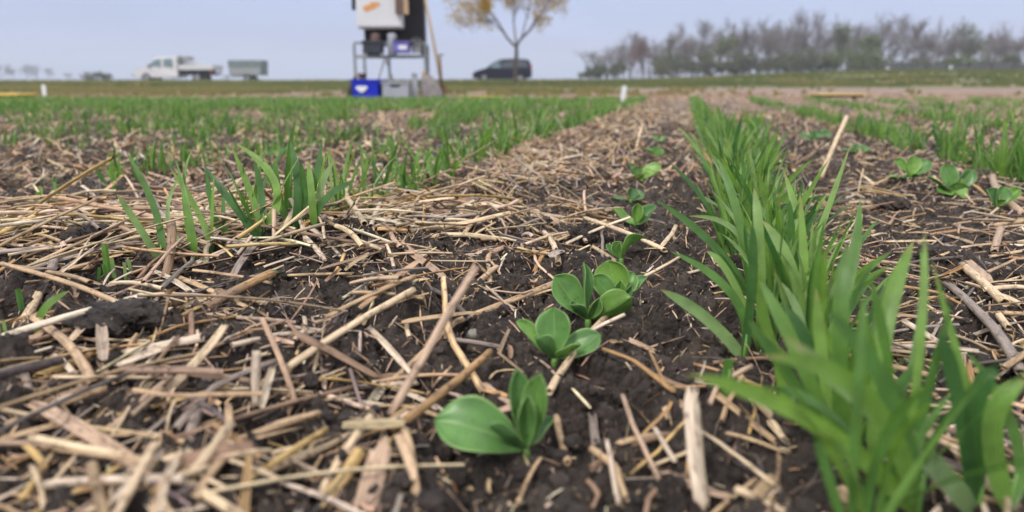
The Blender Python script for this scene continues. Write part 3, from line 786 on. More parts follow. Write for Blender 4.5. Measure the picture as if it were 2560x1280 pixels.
MIX = ['tan', 'tan', 'tan', 'pink', 'pink', 'pink', 'brown', 'brown', 'cream', 'cream', 'pale', 'grey', 'ochre', 'dark']
parts = [
 bulk_straw(34000, 0.16, 1.7, 0.003, 0.016, 0.0006, 0.0022, MIX, 3, 3, 1, dens, 0.003, 0.15),
 bulk_straw(12000, 0.16, 2.3, 0.006, 0.035, 0.0003, 0.0008, ['brown', 'tan', 'grey', 'pink', 'dark', 'brown'], 4, 2, 7, dens, 0.005, 0.2),
 bulk_straw(1400, 0.18, 2.2, 0.014, 0.055, 0.0012, 0.0036, MIX, 4, 6, 2, dens, 0.006, 0.16),
 bulk_straw(1500, 0.18, 2.2, 0.014, 0.050, 0.0014, 0.0046, MIX, 5, 3, 3, dens, 0.006, 0.20),
 bulk_straw(1050, 0.62, 1.35, 0.03, 0.15, 0.0025, 0.0062, ['cream', 'pale', 'tan', 'yellow', 'tan', 'cream', 'brown', 'grey'], 5, 6, 8, lambda x, y: np.exp(-((x + .36 - 0.0 * y) / .22) ** 2 - ((y - .86) / .2) ** 2), 0.016, 0.12),
 bulk_straw(900, 0.2, 1.3, 0.03, 0.085, 0.002, 0.005, MIX, 5, 6, 12, lambda x, y: 0.0 + 1.0 * (row_st(x, y)[0] > 0.12) + .25 * (row_st(x, y)[0] < -.14), 0.006, 0.12),
 bulk_straw(150, 0.26, 1.0, 0.05, 0.15, 0.0028, 0.0062, MIX + ['cream', 'pale', 'tan'], 6, 7, 14, lambda x, y: 0.02 + 0.98 * (row_st(x, y)[0] < -0.12), 0.016, 0.07),
 bulk_straw(120, 0.26, 1.0, 0.03, 0.12, 0.004, 0.009, ['tan', 'pink', 'brown', 'pale'], 6, 3, 15, lambda x, y: 0.02 + 0.98 * (row_st(x, y)[0] < -0.10), 0.012, 0.07),
 bulk_straw(1000, 0.9, 2.6, 0.03, 0.09, 0.002, 0.0045, MIX, 5, 6, 9, lambda x, y: np.exp(-((row_st(x, y)[0] + .30) / .13) ** 2), 0.012, 0.2),
 bulk_straw(36000, 1.2, 4.4, 0.010, 0.050, 0.0022, 0.0072, MIX + ['cream', 'pale', 'tan', 'tan'], 3, 3, 4, dens, 0.008, 0.36),
 bulk_straw(34000, 4.0, 11.0, 0.02, 0.08, 0.003, 0.009, MIX + ['tan', 'pink', 'tan'], 2, 3, 5, dens, 0.012, 0.3, 0.85),
]
V, F, A = merge(parts)
tag(mk_mesh("straw_litter", V, F, M_STRAW, True, A), kind='stuff')['label'] = 'countless crumbled bits of straw and chaff covering the soil'

# ---- crumbs of soil (uncountable) and the few clods one can tell apart
def ico(sub):
    import bmesh
    bm = bmesh.new(); bmesh.ops.create_icosphere(bm, subdivisions=sub, radius=1)
    V = np.array([v.co[:] for v in bm.verts]); F = np.array([[v.index for v in f.verts] for f in bm.faces]); bm.free()
    return V, F
V0, F0 = ico(2)
def p3(V, f, s): return perlin(V[..., 0] * f + V[..., 2] * f * 0.7, V[..., 1] * f - V[..., 2] * f * 0.6, s)
r = np.random.default_rng(3); n = 6500
y = 0.16 + 2.0 * r.random(n) ** 1.5; x = (r.random(n) * 2 - 1) * (0.05 + 0.85 * y)
rad = 0.0012 + 0.0045 * r.random(n) ** 3
off = r.random((n, 1, 3)) * 50
dd = 1 + 0.55 * p3(V0[None] + off, 1.6, 9) + 0.3 * p3(V0[None] + off, 4.0, 10)
rz_ = r.uniform(0.6, 1, (n, 1)); VV = V0[None] * dd[..., None] * rad[:, None, None]
VV[..., 2] *= rz_
VV = VV + np.stack([x, y, hf(x, y) + rad * 0.35], -1)[:, None]
FF = (F0[None] + (np.arange(n) * len(V0))[:, None, None]).reshape(-1, 3)
tag(mk_mesh("soil_crumbs", VV.reshape(-1, 3), [FF], M_SOIL, False), kind='stuff')['label'] = 'countless loose crumbs of dark soil'

V4, F4 = ico(5)
def clod(px, py, wpx, hpx, label, sd):
    g = G(px, py); zc = np.linalg.norm(g - [0, 0, CH]); a = wpx / FPX * zc / 2; b = hpx / FPX * zc / 2
    d = 1 + 0.35 * p3(V4 + sd, 1.3, sd) + 0.20 * p3(V4 + sd, 3.3, sd + 1) + 0.12 * p3(V4 + sd, 8, sd + 2)
    Q = V4 * 2.2 + sd
    for cell, am in ((0.9, .5), (0.42, .30), (0.2, .17), (0.1, .08)):
        lum = lumps(Q[:, 0] + Q[:, 2] * .6, Q[:, 1] - Q[:, 2] * .5, cell, sd, 0.8); d = d + am * lum
    d = d * 0.86 + 0.05 * p3(V4 + sd, 22, sd + 5)
    V = V4 * d[:, None] * [a, a * 0.9, b]
    o = mk_mesh("soil_clod", V, [F4], M_SOIL, True); o.location = (g[0], g[1], float(hf(g[0], g[1])) + b * 0.12)
    tag(o, label, 'clod', 'large clods of dark soil')
clod(1462, 615, 80, 72, 'round dark soil clod behind the largest bean leaves, left of the two-leaved seedling', 41)
clod(1285, 722, 78, 66, 'rugged soil clod standing left of the large oval bean leaf', 42)
clod(1098, 750, 74, 60, 'soil clod beside the raised end of the long grey pink split stalk', 43)
clod(300, 800, 150, 54, 'wide flat soil clod under the end of the long tan stalk at left', 44)
clod(225, 608, 92, 56, 'soil clod in the thick straw at far left below the cream stubs', 45)
clod(15, 930, 120, 110, 'big dark soil clod at the left edge', 46)
clod(262, 552, 44, 40, 'small soil clod behind the thick straw at left', 47)
clod(850, 680, 60, 36, 'low soil clod in front of the small yellow stub', 48)
clod(2230, 520, 66, 40, 'soil clod right of the wheat row at the right', 49)
clod(2350, 640, 80, 36, 'low soil clod on the bare soil at right', 50)
clod(930, 1095, 60, 40, 'blurred soil clod behind the very wide tan blade', 51)
# a pebble
g = G(1185, 842); zc = np.linalg.norm(g - [0, 0, CH]); a = 17 / FPX * zc
o = mk_mesh("pebble", V4 * (1 + 0.15 * p3(V4, 1.2, 5))[:, None] * [a, a, a * .8], [F4], simple("grey_stone", (0.20, 0.185, 0.165), 0.6, scale=300), True); o.location = g + [0, 0, a * .4]
tag(o, 'small rounded grey pebble left of the second bean seedling', 'pebble')

# ================================================================== WHEAT
def blade_geo(P, width, twist=0.0, fold=0.25, M=5, up=(0, -1, 0.3), rnd=0.3, cut=False):
    """P (K,3) centre line -> leaf blade with folded cross-section"""
    K = len(P); t = np.linspace(0, 1, K)
    S, U = frames(P[None], up)
    w = np.clip(0.55 + t * 3.5, 0, 1)
    if not cut: w = w * np.clip((1 - t) * 4.2, 0, 1) ** 0.58 * (1 - 0.15 * t)
    w = np.maximum(w, 0.03) * width / 2
    a = np.linspace(-1, 1, M)
    x = a[None] * w[:, None]; z = fold * (a[None] ** 2) * w[:, None] * (1.1 - 0.7 * t[:, None])
    ph = (twist * t)[:, None]; c, s_ = np.cos(ph), np.sin(ph)
    prof = np.stack([x * c - z * s_, x * s_ + z * c], -1)
    V, F = sweep(P[None], S, U, prof[None], False)
    st = np.zeros((K, M, 3)); st[..., 0] = t[:, None]; st[..., 1] = (a * .5 + .5)[None]; st[..., 2] = rnd
    return V, F, {'st': st.reshape(-1, 3)}

def arc(length, e0, droop, K=12, side=0.0):
    """centre line in the XZ plane leaving at elevation e0, bending over by droop"""
    t = np.linspace(0, 1, K); el = e0 - droop * t ** 1.7; ds = length / (K - 1)
    x = np.concatenate([[0], np.cumsum(np.cos(el[:-1]) * ds)]); z = np.concatenate([[0], np.cumsum(np.sin(el[:-1]) * ds)])
    return np.stack([x, side * t ** 2 * length, z], -1)

rw = np.random.default_rng(21)
LEAFS = []
for k in range(36):
    ln = rw.uniform(0.055, 0.105); e0 = math.radians(rw.uniform(66, 90)); dr = math.radians(rw.choice([5, 12, 22, 38, 60], p=[.32, .3, .22, .12, .04]) * rw.uniform(.7, 1.3))
    P = arc(ln, e0, dr, 12, rw.normal() * 0.10)
    V, F, A = blade_geo(P, rw.uniform(0.0032, 0.0064), twist=rw.normal() * 0.8, fold=rw.uniform(.1, .5), up=(math.cos(rw.uniform(-.6, .6)), 0.3 * rw.normal(), 0.3), rnd=rw.random())
    LEAFS.append(mk_mesh("leaf", V, [F], M_WHEAT, True, A, link=False))
def shoot_mesh():
    mb = MB(); mb.tube([(0, 0, -0.012), (0.0004, 0, 0.006), (0.001, 0, 0.018)], [0.0015, 0.0013, 0.0006], 7, True)
    V = np.concatenate(mb.V); return mk_mesh("stem", V, [np.concatenate(v) for v in mb.F.values()], M_STEM, True, link=False)
STEM = shoot_mesh()
NWHEAT = 0
def wheat_plant(x, y, label, group, nl, scale=1.0, lean=0.0, lean_az=0.0):
    global NWHEAT
    NWHEAT += 1
    o = empty("wheat_plant", (x, y, float(hf(x, y)) - 0.002), label, 'wheat plant', group, rw.uniform(0, 6.28))
    o.scale = (scale,) * 3
    s = bpy.data.objects.new("stem", STEM); COL.objects.link(s); s.parent = o
    for k in range(nl):
        lf = bpy.data.objects.new("leaf", LEAFS[rw.integers(0, len(LEAFS))]); COL.objects.link(lf); lf.parent = o
        a = k * 2.6 + rw.uniform(-.6, .6)
        lf.location = (0.0012 * math.cos(a), 0.0012 * math.sin(a), rw.uniform(0.0, 0.014)); lf.rotation_euler = (rw.normal() * .08 + lean * math.sin(lean_az), lean * math.cos(lean_az) + rw.normal() * .08, a)
        q = rw.uniform(0.75, 1.12); lf.scale = (q, q, q)
    return o

SB, SW, SL = -0.0806, 0.078, -0.485
def s_of(px, py):
    g = G(px, py); return float(row_st(g[0], g[1])[0])
SB = float(np.mean([s_of(1310, 1140), s_of(1400, 900), s_of(1480, 810)]))
SW = float(np.mean([s_of(2150, 1200), s_of(1950, 930)]))
SL = float(np.mean([s_of(720, 580), s_of(1180, 410)]))

t = 0.26
while t < 2.35 and NWHEAT < 196:
    dt = 0.032 if t < 0.46 else 0.0092 if t < 1.2 else 0.012
    s = SW + rw.normal() * (0.012 if t < .7 else .018) + 0.012 * min(1.0, max(0.0, t - .5)) + (0.006 if t < 0.6 else 0)
    x, y = row_xy(s, t)
    if t < 0.9: lab, gr = 'green wheat plant in the near end of the dense row at the right', 'wheat in the near end of the right row'
    else: lab, gr = 'green wheat plant further along the dense row at the right', 'wheat further along the right row'
    wheat_plant(x, y, lab, gr, int(rw.integers(5, 8)), rw.uniform(0.88, 1.2), abs(rw.normal()) * .24 + .04, rw.uniform(0, 6.28))
    t += dt * rw.uniform(.6, 1.4)
TR_END = t
t0 = float(row_st(*G(700, 600)[:2])[1])
t = t0
while t < 3.4 and NWHEAT < 246:
    s = SL + rw.normal() * 0.014
    x, y = row_xy(s, t)
    wheat_plant(x, y, 'green wheat plant in the thinner row left of the straw ridge', 'wheat in the row left of the straw ridge', int(rw.integers(3, 6)), rw.uniform(0.9, 1.25), 0.1, 0)
    t += 0.021 * rw.uniform(.3, 1.9)
TL_END = t

ga, gb = G(1925, 440), G(1880, 325)
for k in range(22):
    q = rw.random(); x, y = ga[:2] * (1 - q) + gb[:2] * q
    wheat_plant(x + rw.normal() * .008, y, 'green wheat plant in the short extra strip right of the dense row, farther back', 'wheat in the short strip behind the dense row', int(rw.integers(3, 6)), rw.uniform(1.0, 1.3))

for k, (bx, by) in enumerate([(2345, 395), (2368, 400), (2385, 392), (2400, 385), (2478, 440), (2500, 452), (2525, 448), (2548, 460), (2560, 455), (2440, 415), (2300, 372), (2150, 330), (2180, 338), (2220, 345), (2570, 470), (2510, 445), (2355, 398), (2545, 452)]):
    x, y = G(bx, by)[:2]
    wheat_plant(x, y, 'green wheat plant in the tufted row at the right edge, behind the bushy beans', 'wheat tufts at the right edge', int(rw.integers(4, 7)), rw.uniform(1.1, 1.45))

def hero_blade(name, base, mid, tip, wpx, d_mid, d_tip, label, cat, group=None, twist=0.0, cut=False, fold=0.25, lift=0.0, parent=None):
    """a leaf rooted at a pixel on the ground and reaching a tip; d_* = change in distance (m) of the middle and the tip"""
    g = G(base[0], base[1], lift) if not isinstance(base, np.ndarray) else base
    m = W(mid[0], mid[1], g[1] + d_mid); tp = W(tip[0], tip[1], g[1] + d_tip)
    t = np.linspace(0, 1, 16)[:, None]
    c = 2 * m - (g + tp) / 2
    P = (1 - t) ** 2 * g + 2 * t * (1 - t) * c + t * t * tp
    wd = wpx / FPX * np.linalg.norm(m - [0, 0, CH]) * .68
    V, F, A = blade_geo(P - g, wd, twist, fold, up=(0.05, -1, 0.35), rnd=rw.random(), cut=cut)
    o = mk_mesh(name, V, [F], M_WHEAT, True, A, parent); 
    if parent is None: o.location = g
    if label: tag(o, label, cat, group)
    return o, g

def hero_wheat(base, leaves, label, group=None):
    g = G(*base)
    o = empty("wheat_plant", g, label, 'wheat plant', group)
    s = bpy.data.objects.new("stem", STEM); COL.objects.link(s); s.parent = o
    for (mid, tip, wpx, dm, dt, tw) in leaves:
        cut = tw == 'cut'
        hero_blade("leaf", g, mid, tip, wpx, dm, dt, None, None, twist=0.0 if cut else tw, cut=cut, parent=o)
    return o

hero_wheat((1858, 900), [((1770, 800), (1652, 724), 44, 0.0, 0.0, 0.2), ((1835, 745), (1676, 628), 36, .01, .02, -0.3), ((1880, 700), (1880, 560), 34, .0, .0, .2)], 'wheat plant sprawling left from the right row with two long leaves over the bare soil')
hero_wheat((1900, 880), [((1830, 700), (1765, 628), 28, .01, .02, .1), ((1900, 640), (1885, 470), 38, .0, .02, .2)], 'wheat plant behind the sprawling one, its leaf arching over the soil')
hero_wheat((1880, 760), [((1790, 620), (1640, 500), 30, .02, .04, .2), ((1850, 590), (1720, 540), 22, .03, .05, .5), ((1850, 560), (1795, 395), 34, .02, .05, .1)], 'wheat plant in the right row with the longest thin leaf reaching left toward the beans')
hero_wheat((1960, 800), [((2005, 640), (1958, 425), 36, .02, .06, .2), ((2045, 590), (2125, 365), 24, .05, .12, 1.2), ((1975, 640), (1975, 500), 30, .0, .0, .1)], 'wheat plant at the right of the dense row with a tall twisted leaf leaning right')
hero_wheat((1990, 900), [((1985, 700), (1905, 550), 48, .0, .02, .15), ((2010, 760), (2000, 480), 36, .02, .05, .2), ((1925, 850), (1890, 640), 42, -.01, -.01, .1)], 'wheat plant with broad upright leaves in the middle of the near right row')
hero_wheat((1815, 1000), [((1816, 950), (1822, 897), 36, .0, .0, 'cut')], 'short wheat plant with its single leaf cut off flat, left of the blurred blades')
hero_wheat((2100, 1150), [((2000, 900), (1900, 700), 52, .0, .02, .2), ((2100, 820), (2118, 612), 58, .0, .02, .1), ((1985, 960), (1870, 800), 46, -.01, -.01, .2), ((2060, 930), (2040, 720), 46, .01, .02, .2)], 'blurred wheat plant near the bottom with a broad blunt leaf standing upright')
hero_wheat((2190, 1200), [((2205, 860), (2285, 600), 62, .02, .05, .15), ((2180, 880), (2245, 660), 38, .03, .06, .2), ((2290, 850), (2300, 620), 18, .03, .06, .6)], 'blurred wheat plant with the tallest pair of leaves leaning right over bare soil')
hero_wheat((2290, 1285), [((2040, 1060), (1715, 935), 64, -.01, -.03, .2), ((2170, 1000), (1915, 890), 70, -.01, -.02, .2), ((2230, 1000), (2060, 770), 60, .0, .0, .2)], 'blurred wheat plant with two long leaves crossing far to the left at the bottom right')
hero_wheat((2440, 1290), [((2260, 1090), (1960, 840), 78, -.02, -.03, .2), ((2395, 1010), (2350, 830), 54, .0, .0, .2), ((2440, 1010), (2500, 935), 66, .0, .0, .2)], 'blurred wheat plant at the bottom right corner with the widest crossing blade')
hero_wheat((2520, 1275), [((2480, 1060), (2570, 950), 70, .0, .0, .3), ((2430, 1010), (2330, 650), 26, .02, .04, .3), ((2540, 1100), (2420, 880), 40, .01, .02, .2)], 'blurred wheat plant at the right edge of the picture near the bottom')
hero_wheat((2020, 1060), [((2030, 900), (1960, 760), 44, .0, .01, .1), ((1960, 980), (1945, 860), 34, .0, .0, .2)], 'wheat plant low in the near right row in front of the sharp leaves')
# left group, single slender plants
hero_wheat((405, 660), [((350, 570), (292, 485), 26, .0, .0, .2), ((390, 530), (316, 382), 26, .02, .04, .2)], 'wheat plant at left with two long leaves leaning left behind the stubble stalk')
hero_wheat((488, 655), [((478, 560), (440, 400), 22, .0, .03, .2), ((460, 480), (482, 375), 16, .02, .04, .6)], 'wheat plant with a straight narrow leaf right of the brown stubble stalk')
hero_wheat((470, 625), [((420, 540), (450, 440), 18, .02, .04, .4), ((478, 600), (462, 565), 22, .0, .0, .2)], 'small wheat plant just behind the brown stubble stalk')
hero_wheat((530, 640), [((500, 540), (425, 420), 22, .02, .03, .2), ((530, 550), (535, 440), 12, .0, .02, .2)], 'wheat plant with thin pale leaves between the stubble stalk and the left clump')
hero_wheat((570, 612), [((535, 530), (515, 415), 22, .01, .02, .2), ((560, 560), (560, 460), 18, .0, .02, .3)], 'slim wheat plant leaning left beside the left clump')
hero_wheat((650, 600), [((590, 520), (508, 412), 28, .0, .02, .2), ((640, 520), (577, 362), 26, .02, .04, .3)], 'wheat plant at the left end of the left clump, leaves leaning left')
hero_wheat((660, 580), [((690, 460), (590, 360), 30, .02, .04, .3), ((655, 490), (635, 400), 26, .02, .03, .3)], 'wheat plant with the longest arching leaf in the left clump')
hero_wheat((735, 575), [((745, 470), (725, 350), 30, .0, .02, .2), ((780, 480), (805, 350), 28, .0, .02, .3), ((700, 500), (690, 390), 28, .01, .02, .3), ((760, 500), (750, 400), 30, .0, .0, .2)], 'wheat plant with many broad leaves in the middle of the left clump')
hero_wheat((785, 570), [((812, 500), (888, 452), 28, .0, .01, .3), ((800, 480), (835, 400), 24, .01, .02, .2), ((780, 490), (770, 400), 28, .0, .02, .2)], 'wheat plant at the right end of the left clump with a leaf reaching right')

def tuft(base_list, label, hgt, name, cat, yellow=False):
    g0 = G(*base_list[0]); o = empty(name, g0, label, cat)
    for b in base_list:
        g = G(*b); zc = np.linalg.norm(g - [0, 0, CH]); h = hgt / FPX * zc * rw.uniform(.7, 1.15); w = 9 / FPX * zc
        P = np.linspace(0, 1, 6)[:, None] * np.array([rw.normal() * .12 * h, 0, h]) + (g - g0)
        V, F, A = blade_geo(P, w * rw.uniform(.8, 1.3), 0.3, .2, up=(.1, -1, .2), rnd=0.62 if yellow else .5, cut=True)
        mk_mesh("leaf", V, [F], M_WHEAT, True, A, o)
    return o
tuft([(248, 708), (272, 712), (288, 700), (316, 705), (331, 690)], 'row of short green stubs cut flat, in front of the thick straw at left', 48, 'cut_seedling', 'seedling')
tuft([(275, 690), (268, 705)], 'taller pair of green blades beside the flat cut stubs at left', 95, 'cut_seedling', 'seedling')
tuft([(55, 785), (62, 788)], 'single short cut green blade at the far left above the grey stalk', 58, 'cut_seedling', 'seedling')
tuft([(4, 855), (18, 852)], 'broad cut green blade at the left edge', 45, 'cut_seedling', 'seedling')
tuft([(108, 515), (104, 512)], 'small yellow green cut seedling in the soil behind the left straw', 36, 'cut_seedling', 'seedling', True)
tuft([(145, 512), (150, 508), (140, 505)], 'yellow green cut seedling standing right of a smaller one at left', 46, 'cut_seedling', 'seedling', True)
tuft([(272, 478), (284, 480), (290, 476)], 'bright yellow green seedling tuft left of the leaning wheat leaves', 50, 'cut_seedling', 'seedling', True)
hero_blade("grass_leaf", (95, 840), (110, 775), (172, 728), 26, 0.0, 0.01, 'bluish green leaf lying among straw at the left beside the grey stalk', 'leaf')
# tiny sprout beside the ochre stalk
g = G(690, 700); zc = np.linalg.norm(g - [0, 0, CH]); q = 20 / FPX * zc
mb = MB(); mb.tube([(0, 0, -.002), (0.0003, 0, q * .8)], 0.0005, 5)
o = empty("sprout", g, 'tiny pale green sprout beside the upper end of the ochre stalk', 'sprout'); mb.build("stem", M_STEM, o)
for a in (0, 2.1, 4.2):
    P = np.linspace(0, 1, 6)[:, None] * np.array([math.cos(a), math.sin(a), .25]) * q + np.array([0, 0, q * .8])
    V, F, A = blade_geo(P, q * .8, 0, .2, up=(0, 0, 1), rnd=.9); mk_mesh("leaf", V, [F], M_WHEAT, True, A, o)

# ---- wheat too far to tell apart: one object
def bulk_blades(xs, ys, nper, hmin, hmax, wmin, wmax, K, seed, spread=0.012, lean=0.35):
    r = np.random.default_rng(seed)
    x = np.repeat(xs, nper) + r.normal(0, spread, len(xs) * nper); y = np.repeat(ys, nper) + r.normal(0, spread, len(xs) * nper)
    n = len(x); h = r.uniform(hmin, hmax, n) * r.uniform(.6, 1, n); w = r.uniform(wmin, wmax, n); az = r.uniform(0, 6.283, n)
    t = np.linspace(0, 1, K)[None, :]
    d = np.abs(r.normal(0, lean, n))[:, None] * h[:, None] * t ** 1.8
    P = np.stack([x[:, None] + np.cos(az)[:, None] * d, y[:, None] + np.sin(az)[:, None] * d, (hf(x, y) - 0.002)[:, None] + h[:, None] * t * (1 - 0.25 * d / h[:, None])], -1)
    fa = r.normal(0, 0.9, n); up = np.stack([np.sin(fa), -np.cos(fa), 0.2 + 0 * fa], -1)
    S, U = frames(P, up)
    ww = np.clip((1 - t[0]) * 2.2, 0.04, 1) ** .7 * np.clip(.5 + t[0] * 2, 0, 1)
    a = np.array([-1., 0, 1.]) if K > 4 else np.array([-1., 1.])
    prof = np.stack([a[None, None] * ww[None, :, None] * w[:, None, None] / 2, (0.25 * a[None, None] ** 2) * ww[None, :, None] * w[:, None, None]], -1)
    V, F = sweep(P, S, U, prof, False)
    st = np.zeros((n, K, len(a), 3)); st[..., 0] = t[..., None]; st[..., 1] = (a * .5 + .5); st[..., 2] = r.random(n)[:, None, None]
    return V, F, np.zeros((len(V), 4)), st.reshape(-1, 3)

r = np.random.default_rng(9)
def row_pts(s, ta, tb, step, gap=0.0):
    t = np.arange(ta, tb, step) + r.normal(0, step * .4, len(np.arange(ta, tb, step)))
    x, y = row_xy(s + r.normal(0, .012, len(t)), t)
    keep = (1.5 * perlin(x * 2.6, y * 2.6, 61) + .5 * perlin(x * 11, y * 11, 62) > gap - .6) & (y > 0.2) & (y < 7.3) & (np.abs(x) < 0.2 + y * 0.95)
    return x[keep], y[keep]
mid = []; far = []
PER = 0.53
for k in range(-16, 13):
    s = SW + k * PER
    if k == 0: a_, step = TR_END, .016
    elif k == -1: a_, step = TL_END, .018
    else: a_, step = 0.9, .018
    sg = s if k not in (-1,) else SL
    if k in (0, -1): mid.append(row_pts(sg, a_, 4.2, step)); far.append(row_pts(sg, 4.2, 10.5, .03))
    else:
        if k >= 1: mid.append(row_pts(sg, 1.15 if k == 1 else 1.0, 4.2, .018, 0.4)); far.append(row_pts(sg, 4.2, 10.5, .035, .4))
        else: mid.append(row_pts(sg, a_ + .2, 4.2, .024, 0.58)); far.append(row_pts(sg, 4.2, 10.5, .024, 0.3))
    if k < -1:      # the plot at the left is sown with a second, thinner row between
        mid.append(row_pts(sg + PER * .5, 1.6, 4.2, .04, 0.55)); far.append(row_pts(sg + PER * .5, 3.6, 10.5, .028, .35))
        mid.append(row_pts(sg + PER * .25, 2.2, 4.2, .12, 0.6))
        far.append(row_pts(sg + PER * .25, 4.4, 10.5, .07, 0.4)); far.append(row_pts(sg + PER * .75, 4.4, 10.5, .07, .4))
mx_ = np.concatenate([m[0] for m in mid]); my_ = np.concatenate([m[1] for m in mid])
fx_ = np.concatenate([m[0] for m in far]); fy_ = np.concatenate([m[1] for m in far])

V, F, A = merge([bulk_blades(mx_, my_, 6, 0.045, 0.10, 0.0035, 0.0065, 6, 31), bulk_blades(fx_, fy_, 6, 0.040, 0.078, 0.005, 0.009, 4, 32, 0.02)])
tag(mk_mesh("wheat_rows", V, F, M_WHEAT, True, {'st': A['st']}), kind='stuff')['label'] = 'green wheat in the rows running off to the far end of the field'

# ================================================================== BEANS
def bean_leaf(base, tip, width, nvec, cup=0.35, curl=0.25, rnd=.4, parent=None, origin=None, shape=1.0, K=13, M=11):
    """obovate fleshy leaf from base to tip; nvec = where its upper face looks"""
    r0_ = np.random.default_rng(int(rnd * 1e5)); nvec = np.asarray(nvec, float) + r0_.normal(0, .22, 3); cup = cup * r0_.uniform(.7, 1.5); width = width * r0_.uniform(.85, 1.05)
    d = tip - base; Ln = np.linalg.norm(d); T = d / Ln
    n = np.asarray(nvec, float); n = n - T * np.dot(n, T); n = n / np.linalg.norm(n); S = np.cross(T, n)
    t = np.linspace(0, 1, K); a = np.linspace(-1, 1, M)
    prof_w = np.sin(np.pi * np.clip(t, 0, 1) ** (1.35 * shape)) ** 0.55
    prof_w = np.maximum(prof_w, 0.10 * (1 - t)) * (0.86 + 0.28 * t) ; prof_w[-1] = 0.02; prof_w[0] = 0.13
    tt, aa = np.meshgrid(t, a, indexing='ij')
    w = prof_w[:, None] * width / 2
    r_ = np.random.default_rng(int(rnd * 1e4))
    wav = 0.10 * Ln * perlin(tt * 2.3 + rnd * 9, aa * 1.5 + 3, 4)
    x = aa * w
    z = cup * np.abs(aa) ** 1.8 * w + wav * np.abs(aa) - 0.03 * width * np.exp(-(aa / .12) ** 2) + 0.02 * width * perlin(tt * 6, aa * 4, 7)
    bend = curl * Ln * (np.sin(np.pi * tt) * -0.5) + curl * Ln * 0.6 * tt ** 3 * 0
    C = base + d * tt[..., None]
    P = C + S * x[..., None] * (1 - 0.10 * cup) + n * (z + bend)[..., None]
    th = 0.0004
    Vt = P.reshape(-1, 3); 
    i = (np.arange(K - 1)[:, None] * M + np.arange(M - 1)[None]).reshape(-1)
    F = np.stack([i, i + 1, i + M + 1, i + M], -1)
    st = np.stack([tt, (aa * .5 + .5), np.full_like(tt, rnd)], -1).reshape(-1, 3)
    me = mk_mesh("leaf", Vt - origin, [F], M_BEAN, True, {'st': st}, parent)
    sm = me.modifiers.new("sub", 'SUBSURF'); sm.levels = 1; sm.render_levels = 1
    so_ = me.modifiers.new("thick", 'SOLIDIFY'); so_.thickness = th; so_.offset = 0
    return me

def bean(base, node_dy, leaves, label, group='bean seedlings', stem_r=None, small=1.0):
    """leaves: (tip_px, tip_py, depth_mm, width_px, facing, cup, curl)"""
    g = G(*base); zc = np.linalg.norm(g - [0, 0, CH]) * 0.985
    o = empty("bean_seedling", g, label, 'bean seedling', group)
    nd = W(base[0], base[1] - node_dy * .45, g[1]); px = zc / FPX
    sr = stem_r or min(0.0028, 9 * px)
    mb = MB(); mb.tube([(0, 0, -.006), tuple((nd - g) * .5), tuple(nd - g)], [sr * 1.15, sr, sr * .8], 10, True); mb.build("stem", M_STEM, o, True)
    for (tx, ty, dmm, wpx, face, cup, curl) in leaves:
        tp = W(tx, ty, g[1] + dmm * 1e-3)
        h = tp - g; h[2] = 0
        if face is None:
            q = nrm(h[None])[0]; nv = np.array([-q[0], -q[1], 0.9])
        else: nv = np.array(face, float)
        b = nd + (tp - nd) * 0.02 + np.array([0, 0, -0.0008])
        bean_leaf(b, tp, wpx * px * small, nv, cup, curl, rw.random(), o, g)
    return o

CAMF = (0, -1, .35)     # faces the camera
BACK = (0, .8, .7)      # seen from behind, underside to the camera
bean((1316, 1150), 70, [
    (1086, 1048, 2, 142, (0.25, -.50, .9), .40, -.24), (1385, 1042, 6, 75, (-.7, -.3, .8), .55, .1), (1225, 1060, -14, 62, (0.3, .6, .8), .5, .1),
    (1290, 922, 8, 66, (.5, -.9, .2), .7, .05), (1352, 934, 2, 76, (-.55, -.8, .2), .75, .06), (1322, 985, -4, 46, (0, -1, .2), .8, .0)],
    'bean seedling nearest the camera with one big leaf pointing left and a folded upright shoot')
bean((1386, 915), 45, [
    (1293, 802, 8, 62, (.6, -.6, .7), .5, .1), (1384, 768, 10, 88, CAMF, .22, .05), (1502, 836, 4, 92, (-.35, -.55, .9), .45, .12),
    (1340, 846, -10, 62, (.4, .5, .8), .6, .1), (1452, 862, -12, 52, (-.3, .3, .9), .7, .1)],
    'second bean seedling from the camera, an oval leaf standing upright in its middle')
bean((1470, 812), 34, [
    (1386, 690, 8, 98, (.35, -1, .35), .22, .05), (1458, 656, 4, 46, (.9, -.6, .1), .7, .05),
    (1578, 742, -8, 82, (-.2, .9, .5), .35, .08), (1424, 762, -8, 46, (.5, .4, .7), .8, .0), (1500, 745, -6, 36, (0, -1, .3), .8, .0)],
    'large bean seedling with a broad round leaf at left and one pointing right')
bean((1545, 770), 36, [
    (1522, 650, 6, 92, (-.1, -1, .35), .2, .05), (1482, 690, 2, 56, (.4, -1, .35), .35, .05), (1552, 700, -4, 34, (-.3, -1, .4), .9, .0), (1578, 712, -4, 22, (.3, -1, .4), .9, .0),
    (1618, 692, 6, 56, (-.6, -.2, .8), .5, .1), (1582, 680, 12, 50, (0, -1, .4), .5, .05)],
    'bean seedling right behind the large one, its bluish leaves curled at the right')
bean((1552, 655), 22, [
    (1612, 592, 6, 66, (-.3, .7, .6), .5, -.25), (1532, 606, 0, 44, (.8, -.6, .2), .6, .1), (1550, 606, -4, 24, (-.7, -.8, .1), .9, .1), (1515, 612, 4, 26, (.6, -.6, .5), .6, .1)],
    'bean seedling with two upright folded leaves and one arching to the right')
